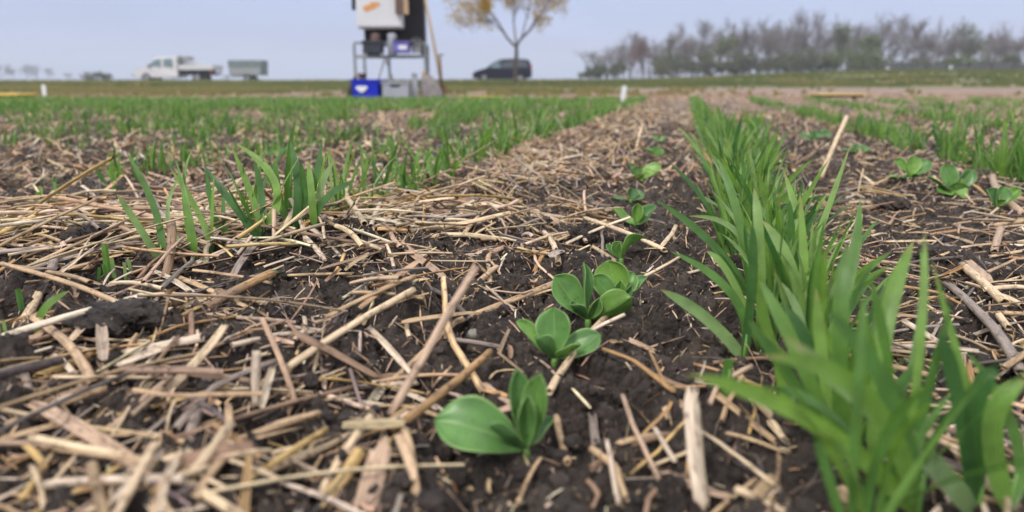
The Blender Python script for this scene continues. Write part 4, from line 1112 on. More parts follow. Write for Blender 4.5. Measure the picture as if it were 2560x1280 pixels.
bean((1590, 568), 16, [
    (1530, 520, 4, 40, (.6, -.5, .7), .5, .15), (1594, 508, 2, 30, (.1, -1, .3), .8, .0), (1640, 512, 6, 38, (-.6, -.5, .7), .6, .1), (1625, 545, -6, 30, (-.4, -.3, .9), .4, .1), (1600, 560, -14, 26, (0, -.4, 1), .3, .1)],
    'pale green bean seedling opened like a star, sixth from the camera')
bean((1576, 503), 10, [
    (1532, 492, 2, 30, (.3, -.5, .9), .4, .1), (1582, 470, 4, 36, (0, -1, .3), .5, .0), (1610, 482, 2, 34, (-.4, -.6, .8), .4, .1)],
    'small bean seedling just behind the star-shaped pale one')
bean((1585, 455), 12, [
    (1572, 408, 2, 36, (.7, -.7, .2), .6, .0), (1600, 418, 4, 32, (-.5, -.8, .3), .6, .0), (1652, 410, 10, 40, (-.3, -.6, .9), .3, .1), (1610, 440, -4, 24, (0, -1, .5), .5, .0)],
    'bean seedling with a bluish leaf reaching right, in the straw beside the wheat row')
bean((1640, 395), 8, [
    (1612, 372, 2, 26, (.5, -.5, .7), .4, .0), (1660, 374, 2, 28, (-.5, -.5, .7), .4, .0), (1640, 366, 5, 24, CAMF, .4, .0)],
    'small dark green bean seedling ninth from the camera')
bean((1650, 356), 6, [(1632, 342, 2, 16, (.5, -.5, .7), .4, .0), (1664, 342, 2, 18, (-.5, -.5, .7), .4, .0)],
    'tiny farthest bean seedling in the straw ridge')
bean((2278, 452), 24, [
    (2222, 440, 0, 40, (.3, -.4, .9), .4, .1), (2236, 400, 6, 46, (.4, -.7, .5), .4, .0), (2285, 388, 8, 52, CAMF, .3, .0), (2325, 402, 6, 48, (-.4, -.7, .5), .4, .0), (2300, 440, -10, 36, (0, -.4, 1), .3, .1)],
    'bushy bean seedling at the right, leftmost of the three there', small=.78)
bean((2385, 490), 30, [
    (2320, 440, 0, 44, (.3, -.4, .9), .4, .1), (2360, 410, 8, 50, (.2, -1, .4), .3, .0), (2432, 425, 6, 50, (-.4, -.7, .5), .4, .0), (2420, 470, -8, 60, (-.2, -.9, .5), .3, .0), (2345, 480, -10, 48, (.2, -.6, .9), .3, .1), (2395, 455, -6, 56, CAMF, .3, .0)],
    'largest bushy bean seedling at the right, between two others', small=.78)
bean((2492, 528), 26, [
    (2466, 474, 0, 46, (.5, -.9, .3), .5, .0), (2510, 466, 6, 50, CAMF, .5, .0), (2550, 472, 2, 40, (-.5, -.6, .6), .6, .1), (2492, 500, -6, 40, (0, -1, .4), .5, .0)],
    'cupped bean seedling near the right edge beside the leaning blurred stalk', small=.8)
for (bx, by, lab) in ((1800, 330, None),):
    pass
for (bx, by, q, lab) in ((2040, 350, 1.2, 'low bean seedling behind the tall slanting cream stalk'), (2140, 385, 1.0, 'low bean seedling right of the tall slanting cream stalk'),
                      (700, 392, .9, 'low bluish bean seedling behind the left wheat clump')):
    bean((bx, by), 8, [(bx - 34 * q, by - 12, 0, 24 * q, (.4, -.5, .7), .4, .1), (bx + 34 * q, by - 14, 0, 26 * q, (-.4, -.5, .7), .4, .1), (bx + 6, by - 24, 4, 26 * q, CAMF, .3, .0), (bx - 14, by - 20, 4, 22 * q, (.3, -.7, .6), .4, .0)], lab)

# ================================================================== THE STAND IN THE FIELD
DS = 8.2
def sx(px): return (px - 1280) / FPX * (W(px, 205, DS)[1] / ray(px, 205)[1])
def sz(py): return float(W(1280, py, DS)[2])
M_STEEL = simple("galvanised_steel", (0.30, 0.33, 0.36), 0.45, 0.5, scale=12)
M_WOOD = simple("raw_wood", (0.42, 0.30, 0.18), 0.7, scale=14)
M_WOODD = simple("brown_wood", (0.13, 0.085, 0.07), 0.7, scale=14)
M_DARK = simple("dark_board", (0.025, 0.022, 0.027), 0.6, scale=6)
M_WHITE = simple("white_enamel", (0.62, 0.63, 0.66), 0.5, scale=5, vary=.05)
M_ORANGE = simple("orange_paint", (0.62, 0.30, 0.10), 0.6, scale=30, vary=.2)
M_BLUE = simple("blue_plastic", (0.003, 0.016, 0.42), 0.4, vary=.08)
M_GREYP = simple("grey_plastic", (0.33, 0.35, 0.40), 0.5, vary=.06)
M_DGREY = simple("dark_grey_plastic", (0.035, 0.04, 0.055), 0.5)
M_CLOTH = simple("grey_cloth", (0.22, 0.20, 0.20), 0.9, scale=25, bump=.6, vary=.3)
M_TERRA = simple("brown_pot", (0.20, 0.13, 0.10), 0.8)
M_LABEL = simple("white_label", (0.7, 0.72, 0.74), 0.6, vary=.05)
M_LILAC = simple("violet_box", (0.16, 0.14, 0.50), 0.5, vary=.3, scale=20)
M_YEL = simple("yellow_board", (0.62, 0.42, 0.08), 0.5)
gz = float(hf(sx(975), DS)) - 0.01

xL, xR = sx(890), sx(1065); ztop = sz(108); zd = sz(140)
rk = empty("storage_rack", ((xL + xR) / 2, DS + .2, gz), 'grey steel rack with a wooden deck standing in the field under the white cabinet', 'rack')
cx = (xL + xR) / 2; hw = (xR - xL) / 2; dep = 0.22
def leg_(x, y, top, name="leg"):
    m = MB(); m.box((x, y, top / 2 - .01), (0.030, 0.004, top)); m.box((x + (-.013 if x > 0 else .013), y + .013, top / 2 - .01), (0.004, 0.024, top - .004)); return m.build(name, M_STEEL, rk)
for (x, y) in ((-hw, -dep), (hw, -dep), (-hw + .02, dep), (hw - .02, dep)):
    leg_(x, y, ztop - gz)
leg_(sx(975) - cx, -dep, zd - gz - .01, "middle_post")
m = MB(); m.box((0, -dep + .006, ztop - gz), (2 * hw, .003, .03)); m.build("top_rail", M_STEEL, rk)
m = MB(); m.box((0, dep + .006, ztop - gz), (2 * hw - .04, .003, .03)); m.build("top_rail", M_STEEL, rk)
m = MB()
for k in range(4): m.box((0, -dep + .06 + k * .11, zd - gz), (2 * hw - .03, .10, .020), bev=.002)
m.build("deck", M_WOOD, rk)
m = MB(); m.box((0, -dep - .004, zd - gz - .012), (2 * hw + .01, .004, .03)); m.build("deck_rail", M_STEEL, rk)
m = MB()
for s_ in (-1, 1): m.tube([(sx(950) - cx, dep - .03, zd - gz - .01), (sx(950) - cx + s_ * .14, dep - .04, .06)], .008, 6)
m.build("brace", M_WOOD, rk)
m = MB(); m.box((0, 0.03, sz(225) - gz), (2 * hw - .05, .36, .012)); m.build("lower_shelf", M_STEEL, rk)

def local(o, x, y, z): return (x - o.location[0], y - o.location[1], z - o.location[2])
# dark cabinet behind, white cabinet hung in front of it
zc0 = zd + 0.012
pn = empty("dark_cabinet", (sx(985), DS + .24, zc0), 'tall dark cabinet standing on the rack behind the white one', 'cabinet')
w1 = sx(1061) - sx(911)
m = MB(); zb = sz(103) ; zt = zb + 0.80
m.box((0, 0, (zb + zt) / 2 - zc0), (w1, .22, zt - zb), bev=.004); m.build("body", M_DARK, pn)
m = MB(); m.box((0, -.114, (zb + zt) / 2 - zc0), (w1 - .04, .008, zt - zb - .04), bev=.002); m.build("door", M_DARK, pn)
for s_ in (-1, 1):
    m = MB(); m.box((s_ * (w1 / 2 - .03), 0, (zb - zc0) / 2), (.03, .2, zb - zc0)); m.build("foot", M_DARK, pn)
m = MB(); m.box((0, -.115, zt - zc0 - .02), (w1 + .03, .23, .02)); m.build("top_edge", M_WOODD, pn)
wc = empty("white_cabinet", (sx(957), DS + .03, sz(72)), 'white box with an orange smear hanging above the rack', 'cabinet')
w2 = sx(1012) - sx(902); h2 = .55
m = MB(); m.box((0, 0, h2 / 2), (w2, .18, h2), bev=.012); m.build("body", M_WHITE, wc)
m = MB(); m.box((0, -.093, h2 / 2 + .004), (w2 - .03, .008, h2 - .03), bev=.004); m.build("door", M_WHITE, wc)
m = MB()
aa = np.linspace(0, 2 * np.pi, 20, endpoint=False); rr_ = np.array([1.0 + .25 * math.sin(2 * q + .6) + .12 * math.sin(5 * q) for q in aa])
cxo, czo = sx(939) - sx(957), sz(18) - sz(72)
pr = np.c_[cxo + .078 * rr_ * np.cos(aa), czo + .043 * rr_ * np.sin(aa) + .012 * np.cos(aa)]
m.prism(pr, -.100, -.0972); m.build("painted_mark", M_ORANGE, wc)
m = MB(); m.box((w2 / 2 + .012, -.02, h2 / 2), (.012, .03, .12)); m.build("hinge", M_STEEL, wc)
m = MB(); m.box((-.06 - w2 / 2 + .02, 0.0, sz(15) - sz(72) + .11), (.035, .05, .30), ry=.03); m.build("side_bar", M_DARK, wc)
# wooden boards at the right of the white cabinet
wb = empty("wooden_board", (sx(1010), DS - .10, sz(38)), 'brown wooden board fixed beside the white box', 'board')
m = MB(); m.box((0, 0, .25), (.10, .03, .5), bev=.003); m.build("board", M_WOODD, wb)
m = MB(); m.box((.065, -.004, .25), (.05, .024, .5), bev=.003); m.build("batten", M_WOOD, wb)
# two grey blocks under the white cabinet
for px_, nm in ((945, 'left'), (985, 'right')):
    b_ = empty("metal_can", (sx(px_), DS - .02, zc0), f'dull grey can in the shade under the white box, the {nm} one of two', 'can', None)
    m = MB(); hh = sz(84) - zc0; m.tube([(0, 0, 0), (0, 0, .004), (0, 0, hh - .02), (0, 0, hh)], [.046, .05, .05, .04], 16); m.build("body", M_WOODD if nm == 'left' else M_GREYP, b_, True)
    m = MB(); m.tube([(0, 0, hh), (0, 0, hh + .015)], .025, 12); m.build("cap", M_DARK, b_, True)

def crate(name, px0, px1, py0, py1, y, dep_, mat, label, cat, mark=None, rz_=0.0, wall=.012, rim=True, taper=.93, lid=None):
    w = sx(px1) - sx(px0); h = sz(py0) - sz(py1)
    o = empty(name, (sx((px0 + px1) / 2), y, sz(py1)), label, cat, None, rz_)
    m = MB()
    m.box((0, 0, .006), (w * taper, dep_ * taper, .012))
    for s_ in (-1, 1):
        m.box((0, s_ * (dep_ / 2 - wall / 2), h / 2), (w, wall, h), taper=taper, bev=.003)
        m.box((s_ * (w / 2 - wall / 2), 0, h / 2), (wall, dep_ - 2 * wall, h), taper=taper)
    m.build("body", mat, o)
    if rim:
        m = MB()
        for s_ in (-1, 1):
            m.box((0, s_ * dep_ / 2, h - .004), (w + .03, .018, .02), bev=.003); m.box((s_ * w / 2, 0, h - .004), (.018, dep_ - .018, .02), bev=.003)
        m.build("rim", mat, o)
    if lid:
        m = MB(); m.box((0, 0, h + .012), (w + .02, dep_ + .02, .018), bev=.004); m.build("lid", lid, o)
    return o, w, h
o, w, h = crate("plastic_crate", 903, 967, 200, 247, DS - .32, .24, M_BLUE, 'bright blue plastic crate with a white mark at the foot of the rack', 'crate', rz_=-.12)
m = MB(); aa = np.linspace(0, 2 * np.pi, 16, endpoint=False); rr_ = 1 + .2 * np.sin(3 * aa)
pr = np.c_[-.035 + .058 * rr_ * np.cos(aa), h * .56 + .032 * rr_ * np.sin(aa)]
m.prism(pr, -.135, -.1215); m.build("label", M_LABEL, o)
o, w, h = crate("plastic_bin", 970, 1034, 206, 252, DS - .30, .24, M_GREYP, 'grey plastic bin with a handle slot at the foot of the rack', 'bin', rz_=.02)
m = MB(); m.box((0, -.123, h - .035), (.10, .006, .022), bev=.002); m.build("handle", M_DGREY, o)
crate("storage_box", 918, 963, 108, 134, DS - .06, .2, M_DGREY, 'dark grey box on the deck of the rack at left', 'box', lid=M_DGREY)
o, w, h = crate("small_box", 995, 1029, 107, 133, DS - .08, .18, M_LILAC, 'small violet blue box on the deck of the rack', 'box', lid=M_DARK)
m = MB(); m.box((w * .1, -.095, h * .5), (w * .6, .004, h * .4)); m.build("label", M_LABEL, o)
def bucket(name, px, py0, py1, wpx, y, mat, label, cat, handle=True):
    r_ = (sx(px + wpx / 2) - sx(px - wpx / 2)) / 2; h = sz(py0) - sz(py1)
    o = empty(name, (sx(px), y, sz(py1)), label, cat)
    m = MB(); m.tube([(0, 0, 0), (0, 0, .004), (0, 0, h * .97), (0, 0, h * .97), (0, 0, h), (0, 0, h), (0, 0, h * .2)], [r_ * .78, r_ * .82, r_ * .98, r_ * 1.06, r_ * 1.06, r_ * .94, r_ * .74], 20); m.build("body", mat, o, True)
    if handle:
        m = MB(); a = np.linspace(-1.2, 1.2, 11); m.tube([(r_ * 1.05 * math.sin(q), -r_ * .3, h + r_ * .8 * (math.cos(q) - .4)) for q in a], .003, 6); m.build("handle", M_STEEL, o, True)
    return o
bucket("bucket", 1045, 104, 133, 28, DS - .05, simple("pale_plastic", (0.42, 0.46, 0.50), .5), 'pale grey bucket on the deck of the rack at right', 'bucket')
bucket("plant_pot", 911, 184, 199, 22, DS - .1, M_TERRA, 'brown pot standing behind the blue crate', 'pot', False)
bucket("bottle", 997, 98, 106, 9, DS - .1, M_GREYP, 'little grey jar on top of the violet blue box', 'jar', False)
# grey sack draped at the right foot
def sack(px, wpx, py0, py1, y, label, mat, cat, lean, nm="sack"):
    h = sz(py0) - sz(py1); r_ = (sx(px + wpx / 2) - sx(px - wpx / 2)) / 2
    o = empty(nm, (sx(px), y, sz(py1)), label, cat)
    K = 14; t = np.linspace(0, 1, K); P = np.stack([-lean * h * t ** 1.2 + lean * h * .4, 0 * t, h * t], -1)
    V, F = tube_geo(P[None], (r_ * (1 - .55 * t ** 2.2) * np.where(t > .97, .5, 1))[None], 28)
    V = V * [1, .75, 1] ; V = V + 0.014 * np.stack([p3(V, 9, 3), p3(V, 9, 4), 0 * V[:, 0]], -1)
    b = MB(); b.add(V, [F, [list(range(28))[::-1]], [list(range(13 * 28, 14 * 28))]]); b.build("body", mat, o, True)
    b = MB(); tp = P[-1]; b.tube([tp + [0, 0, -.02], tp + [0, 0, .012], tp + [.01, 0, .04]], [r_ * .26, r_ * .2, r_ * .34], 12); b.build("neck", M_WOOD, o, True)
    return o
sack(1080, 56, 190, 250, DS - .22, 'grey cloth sack slumped against the right foot of the rack', M_CLOTH, 'sack', .35)
sack(884, 20, 190, 248, DS - .1, 'narrow dark sack leaning at the left foot of the rack', M_DARK, 'sack', -.35)
m = MB(); bb = empty("steel_plate", (sx(1046), DS - .30, sz(252)), 'pale steel plate standing upright beside the grey sack', 'plate')
m.box((0, 0, .15), (.055, .01, .30), bev=.002); m.build("plate", M_GREYP, bb); m = MB(); m.box((0, -.009, .28), (.065, .008, .02), bev=.002); m.build("edge", M_STEEL, bb)
# wooden poles leaning at the right
pl = empty("wooden_pole", (sx(1112), DS - .1, gz), 'long pale wooden pole leaning against the dark cabinet', 'pole')
m = MB(); top = np.array([sx(1068) - sx(1112) - .06, .22, sz(0) - gz + .30]); m.tube([(0, 0, 0), tuple(top * .5 + [.003, 0, 0]), tuple(top)], [.017, .015, .013], 10); m.build("shaft", M_WOOD, pl, True)
m = MB(); m.tube([tuple(top), tuple(top * 1.02)], [.016, .010], 10); m.build("tip", M_WOODD, pl, True)
sp_ = empty("garden_tool", (sx(1106), DS - .2, gz), 'shorter upright tool with a brown handle beside the leaning pole', 'tool')
m = MB(); m.tube([(0.01, 0, .12), (-.006, .01, sz(140) - gz)], [.014, .013], 10); m.build("handle", M_WOODD, sp_, True)
m = MB(); m.tube([(-.04, .01, sz(138) - gz), (.04, .01, sz(138) - gz)], .011, 8); m.build("grip", M_STEEL, sp_, True)
m = MB(); m.box((.012, 0, .07), (.10, .008, .16), bev=.003, taper=.75); m.build("blade", simple("rusty_steel", (0.16, 0.085, 0.05), .6, .3), sp_)

# plant marker, distant marker, yellow boards
def marker(px, pyt, pyb, wpx, Y, label, tilt):
    a = W(px, pyb, Y); b = W(px, pyt, Y); w = wpx / FPX * Y; zg = float(hf(a[0], Y)); h = b[2] - zg + .01
    o = empty("plant_marker", (a[0], Y, zg - .01), label, 'marker')
    m = MB(); pr = [(-w / 2, h * .35), (-w * .12, 0), (w * .12, 0), (w / 2, h * .35), (w / 2, h * .93), (w * .36, h), (-w * .36, h), (-w / 2, h * .93)]
    V0_ = len(m.V); m.prism(pr, -.0015, .0015); m.V = [rot(v, 0, tilt, 0) for v in m.V]; m.build("tag", M_LABEL, o)
    m = MB(); m.tube([(0, .004, -.02), (0, .004, h * .5)], .004, 6); m.V = [rot(v, 0, tilt, 0) for v in m.V]; m.build("stake", M_LABEL, o, True)
marker(1555, 214, 254, 12, 6.5, 'white plastic plant tag stuck in the field before the bank', .12)
marker(111, 212, 240, 10, 8.6, 'white tag stuck in the field far at the left', .04)
def board(px0, px1, py, Y, label, thick=.022):
    a = W(px0, py, Y); b = W(px1, py, Y); zg = float(macro(np.array((a[0] + b[0]) / 2), np.array(Y)))
    o = empty("yellow_board", ((a[0] + b[0]) / 2, Y, zg), label, 'board'); w = b[0] - a[0]; z = a[2] - zg
    m = MB(); m.box((0, 0, z), (w, .30, thick), bev=.004); m.build("panel", M_YEL, o)
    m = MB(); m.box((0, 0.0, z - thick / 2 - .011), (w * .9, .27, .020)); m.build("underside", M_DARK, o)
    for s_ in (-1, 1):
        m = MB(); m.box((s_ * w * .38, 0, z / 2 - .018), (.022, .022, max(.02, z - .018))); m.build("leg", M_WOODD, o)
board(2035, 2150, 236, 7.6, 'flat yellow tray on low legs at the far edge of the right field', .010)
board(-60, 68, 236, 7.45, 'flat yellow tray on low legs at the far left edge of the field')
board(1150, 1262, 243, 8.0, 'flat yellow tray lying right of the rack in the field')

# ================================================================== VEHICLES
M_PWHITE = simple("white_paint", (0.62, 0.60, 0.60), 0.28, vary=.03, spec=.5)
M_NAVY = simple("dark_blue_paint", (0.008, 0.009, 0.022), 0.32, vary=.1, spec=.25)
M_GLASS = simple("window_glass", (0.10, 0.17, 0.185), 0.12, spec=.8, vary=.2, scale=2)
M_GLASSD = simple("dark_window_glass", (0.035, 0.045, 0.055), 0.12, spec=.8, vary=.2, scale=2)
M_TYRE = simple("tyre_rubber", (0.02, 0.02, 0.02), 0.85)
M_RIM = simple("wheel_rim", (0.32, 0.32, 0.33), 0.4, .5)
M_RED = simple("red_lamp", (0.45, 0.03, 0.02), 0.3)
M_HLAMP = simple("head_lamp_glass", (0.5, 0.5, 0.48), 0.15)
M_TRIM = simple("black_trim", (0.018, 0.018, 0.02), 0.6)
M_ALU = simple("aluminium_board", (0.33, 0.34, 0.34), 0.45, .3, vary=.12)
M_TARP = simple("grey_green_board", (0.16, 0.20, 0.20), 0.6, vary=.15, scale=3)

def body(prof, hw_, belt, tumble, name, mat, parent, rnd=.06):
    """side profile (x,z) lofted across the width, corners rounded, greenhouse drawn in"""
    prof = np.asarray(prof, float); n = len(prof); c = prof.mean(0)
    lay = []
    for (yf, sh) in ((-1, .0), (-.97, .5), (-.86, 1), (0, 1.0), (.86, 1), (.97, .5), (1, .0)):
        k = (1 - sh) * rnd; p = prof.copy(); d = prof - c; p = prof - d / np.linalg.norm(d, axis=1)[:, None] * k
        tb = np.clip((p[:, 1] - belt) / .6, 0, 1) * tumble
        lay.append(np.stack([p[:, 0], yf * (hw_ - tb), p[:, 1]], -1))
    V = np.concatenate(lay); F = []
    for j in range(6):
        for i in range(n): F.append((j * n + i, j * n + (i + 1) % n, (j + 1) * n + (i + 1) % n, (j + 1) * n + i))
    m = MB(); m.add(V, [F, [list(range(n))[::-1]], [list(range(6 * n, 7 * n))]])
    return m.build(name, mat, parent)
def side_poly(poly, hw_, belt, tumble, s_, off=.012):
    p = np.asarray(poly, float); n = len(p)
    tb = np.clip((p[:, 1] - belt) / .6, 0, 1) * tumble
    a = np.stack([p[:, 0], s_ * (hw_ - tb + off), p[:, 1]], -1); b = a.copy(); b[:, 1] -= s_ * (off + .06)
    m = MB(); F = [(i, (i + 1) % n, n + (i + 1) % n, n + i) for i in range(n)]
    m.add(np.concatenate([a, b]), [F, [list(range(n))], [list(range(n, 2 * n))]]); return m
def wheel(parent, x, y, r_, w=.2):
    m = MB(); V, F = tube_geo(np.array([[(x, y - w / 2, r_), (x, y - w / 2 + .03, r_), (x, y + w / 2 - .03, r_), (x, y + w / 2, r_)]], float), np.array([[r_ * .9, r_, r_, r_ * .9]]), 24)
    m.add(V, [F, [list(range(24))[::-1]], [list(range(72, 96))]]); o = m.build("wheel", M_TYRE, parent, True)
    for s_ in (-1, 1):
        m = MB(); m.tube([(x, y + s_ * w / 2 * .9, r_), (x, y + s_ * (w / 2 + .012), r_)], [r_ * .62, r_ * .58], 18); m.build("rim", M_RIM, o)

# dark minivan, heading left (-x)
Yv = 57.0; vx0 = W(1183, 205, Yv)[0]; vx1 = W(1329, 205, Yv)[0]; Lv = vx1 - vx0
vz = ROADZ((vx0 + vx1) / 2)
van = empty("parked_minivan", (vx0, Yv, vz), 'dark blue minivan driving on the road behind the young tree', 'minivan')
van.name = "minivan"
q = Lv / 4.7; hz = 1.0
vp = [(0.02, .32), (0.0, .62), (.12, .78), (.55, .92), (1.05, 1.05), (1.75, 1.52), (2.2, 1.70), (3.2, 1.76), (4.2, 1.72), (4.52, 1.62), (4.66, 1.1), (4.7, .80), (4.68, .36), (4.2, .24), (.5, .22)]
body([(a * q, b) for a, b in vp], .90, 1.0, .16, "body", M_NAVY, van)
for s_ in (-1, 1):
    side_poly([(1.25 * q, 1.10), (1.88 * q, 1.50), (2.22 * q, 1.60), (2.22 * q, 1.08)], .90, 1.0, .16, s_).build("front_window", M_GLASS, van)
    side_poly([(2.32 * q, 1.08), (2.32 * q, 1.61), (3.22 * q, 1.64), (3.22 * q, 1.10)], .90, 1.0, .16, s_).build("middle_window", M_GLASSD, van)
    side_poly([(3.32 * q, 1.10), (3.32 * q, 1.64), (4.2 * q, 1.60), (4.38 * q, 1.16)], .90, 1.0, .16, s_).build("rear_window", M_GLASSD, van)
    m = MB(); m.box((4.64 * q, s_ * .80, 1.12), (.10, .14, .36), bev=.02); m.build("tail_lamp", M_RED, van)
    m = MB(); m.box((.13 * q, s_ * .68, .72), (.26, .30, .13), bev=.03, ry=-.25); m.build("headlight", M_HLAMP, van)
    m = MB(); m.box((1.42 * q, s_ * .98, 1.12), (.12, .16, .14), bev=.03); m.build("mirror", M_NAVY, van)
    m = MB(); m.box((2.75 * q, s_ * .915, .93), (.16, .02, .03)); m.build("door_handle", M_TRIM, van)
m = MB(); m.box((1.44 * q, 0, 1.32), (.04, 1.3, .62), ry=.95 + .0, bev=.01); m.build("windscreen", M_GLASS, van)
for xw in (.92, 3.78):
    for s_ in (-1, 1): wheel(van, xw * q, s_ * .80, .32)
m = MB(); m.box((.06, 0, .42), (.12, 1.7, .2), bev=.03); m.build("bumper", M_TRIM, van)

# white pickup with double cab and drop-side bed, heading left, towing a box trailer
Yp = 55.0; px0_ = W(349, 205, Yp)[0]; px1_ = W(549, 205, Yp)[0]; Lp = px1_ - px0_
pz = ROADZ((px0_ + px1_) / 2)
pk = empty("pickup_truck", (px0_, Yp, pz), 'white double cab pickup truck with a flat drop-side bed on the road', 'pickup')
q = Lp / 6.0; kz = 1.0
cp = [(0.02, .42), (0.0, .72), (.10, .92), (.62, 1.05), (1.02, 1.13), (1.55, 1.68), (1.85, 1.80), (2.9, 1.83), (3.28, 1.80), (3.34, 1.2), (3.34, .40), (2.6, .34), (1.5, .34), (.3, .36)]
body([(a * q, b) for a, b in cp], .88, 1.1, .13, "cab", M_PWHITE, pk)
for s_ in (-1, 1):
    side_poly([(1.18 * q, 1.17), (1.62 * q, 1.62), (2.12 * q, 1.70), (2.12 * q, 1.16)], .88, 1.1, .13, s_).build("front_window", M_GLASS, pk)
    side_poly([(2.32 * q, 1.16), (2.32 * q, 1.71), (2.98 * q, 1.71), (2.98 * q, 1.18)], .88, 1.1, .13, s_).build("rear_window", M_GLASS, pk)
    m = MB(); m.box((1.3 * q, s_ * .98, 1.2), (.12, .16, .2), bev=.03); m.build("mirror", M_TRIM, pk)
    m = MB(); m.box((.14, s_ * .66, .80), (.22, .30, .16), bev=.03); m.build("headlight", M_HLAMP, pk)
    for hx in (2.05, 2.92):
        m = MB(); m.box((hx * q, s_ * .895, 1.02), (.16, .02, .03)); m.build("door_handle", M_TRIM, pk)
m = MB(); m.box((1.29 * q, 0, 1.40), (.04, 1.3, .66), ry=.80, bev=.01); m.build("windscreen", M_GLASS, pk)
m = MB(); m.box((.05, 0, .55), (.16, 1.72, .22), bev=.03); m.build("bumper", M_TRIM, pk)
bx0, bx1 = 3.45 * q, 5.98 * q
m = MB(); m.box(((bx0 + bx1) / 2, 0, .92), (bx1 - bx0, 1.86, .06)); m.build("bed_floor", M_ALU, pk)
for s_ in (-1, 1):
    m = MB(); m.box(((bx0 + bx1) / 2, s_ * .94, 1.10), (bx1 - bx0, .03, .34), bev=.008)
    m.build("side_board", M_PWHITE, pk)
m = MB(); m.box((bx1 - .02, 0, 1.10), (.03, 1.84, .34), bev=.008); m.build("tailgate", M_PWHITE, pk)
m = MB(); m.box((bx0 + .06, 0, 1.42), (.05, 1.8, .96)); m.build("headboard", M_ALU, pk)
m = MB(); m.box((bx0 + .32, 0, 1.50), (.44, 1.2, .80), bev=.05); m.build("tool_box", M_ALU, pk)
m = MB(); m.add([(bx0 + .55, -.8, 1.27), (bx0 + 1.35, -.8, 1.27), (bx0 + .55, -.8, 1.62), (bx0 + .55, .8, 1.27), (bx0 + 1.35, .8, 1.27), (bx0 + .55, .8, 1.62)], [[(0, 1, 2), (5, 4, 3)], [(0, 3, 4, 1), (1, 4, 5, 2), (2, 5, 3, 0)]]); m.build("load", M_GREYP, pk)
m = MB(); m.box((4.45 * q, 0, .74), (2.4 * q, .8, .26)); m.box((5.6 * q, 0, .62), (.3, 1.6, .16)); m.build("chassis", M_TRIM, pk)
m = MB(); m.box((4.0 * q, -.78, .70), (.6, .3, .34), bev=.03); m.build("side_locker", M_TRIM, pk)
for s_ in (-1, 1):
    m = MB(); m.box((5.80 * q, s_ * .80, .76), (.12, .3, .14), bev=.02); m.build("tail_lamp", M_RED, pk)
for xw in (.98, 4.72):
    for s_ in (-1, 1): wheel(pk, xw * q, s_ * .78, .36)

tx0 = W(584, 205, Yp)[0]; tx1 = W(664, 205, Yp)[0]
tr = empty("box_trailer", (tx0, Yp, pz), 'grey high-sided trailer hitched behind the white pickup', 'trailer')
Lt = tx1 - tx0
m = MB(); m.box((Lt / 2, 0, .55), (Lt, 1.5, .06)); m.build("floor", M_ALU, tr)
for s_ in (-1, 1):
    m = MB(); m.box((Lt / 2, s_ * .76, .84), (Lt - .06, .03, .50), bev=.006, taper=.97); m.build("lower_side_board", M_ALU, tr)
    m = MB(); m.box((Lt / 2, s_ * .765, 1.34), (Lt + .04, .03, .46), bev=.006); m.build("upper_side_board", M_TARP, tr)
for x_ in (.02, Lt - .02):
    m = MB(); m.box((x_, 0, 1.06), (.03, 1.48, .96), bev=.006); m.build("end_board", M_TARP, tr)
m = MB(); m.box((Lt / 2, 0, 1.585), (Lt, 1.5, .03), bev=.006); m.build("cover", M_TARP, tr)
m = MB(); m.tube([(Lt * .4, .4, .47), (-.1, .12, .46), (-.85, 0, .46)], .04, 8); m.tube([(Lt * .4, -.4, .47), (-.1, -.12, .46)], .04, 8); m.build("drawbar", M_STEEL, tr, True)
m = MB(); m.box((-.45, 0, .34), (.06, .06, .34)); m.build("jockey_wheel", M_TRIM, tr)
for s_ in (-1, 1):
    wheel(tr, Lt * .55, s_ * .66, .28)
    m = MB(); m.box((Lt * .55, s_ * .70, .585), (.74, .2, .03), bev=.01); m.build("mudguard", M_TRIM, tr)

# ================================================================== TREES
M_BARK = simple("grey_bark", (0.10, 0.082, 0.078), 0.9, scale=6, vary=.3)
M_TWIG = simple("bare_twigs", (0.185, 0.16, 0.16), 0.9, scale=3, vary=.3)
M_TWIGR = simple("reddish_twigs", (0.19, 0.125, 0.115), 0.9, scale=3, vary=.3)
M_LG = leaf_material("young_green_foliage", [(0, (.085, .125, .045)), (.5, (.125, .165, .06)), (1, (.19, .185, .09))], trans=.3, rough=.7)
M_LO = leaf_material("ochre_foliage", [(0, (.34, .21, .05)), (.5, (.48, .31, .06)), (1, (.44, .30, .12))], trans=.35, rough=.7)
M_LD = leaf_material("dull_green_foliage", [(0, (.085, .095, .060)), (.5, (.11, .125, .07)), (1, (.15, .135, .10))], trans=.2, rough=.8)

def grow(start, d, ln, r0, levels, kids, rs, spread, upb, taper=.62):
    """returns list of (P (3 pts), radii, level)"""
    out = []; tips = []
    def rec(p, d, ln, r, lv):
        d = d / np.linalg.norm(d)
        j = rs.normal(0, .10, 3) * ln
        m_ = p + d * ln * .5 + j; e = p + d * ln
        out.append(((p, m_, e), (r, r * .82, r * taper), levels - lv))
        if lv == 0:
            tips.append(e); return
        nk = kids + (rs.random() < .4)
        for k in range(nk):
            f = 1.0 if k == 0 else rs.uniform(.25, 1.0)
            base = p + (e - p) * f if f < 1 else e
            nd = d + rs.normal(0, spread, 3); nd[2] += upb
            rec(base, nd, ln * rs.uniform(.62, .88), r * taper * (1 if k == 0 else .8), lv - 1)
    rec(np.asarray(start, float), np.asarray(d, float), ln, r0, levels)
    return out, tips

def segs_mesh(segs, n):
    P = np.array([s[0] for s in segs]); R = np.array([s[1] for s in segs])
    return tube_geo(P, R, n)

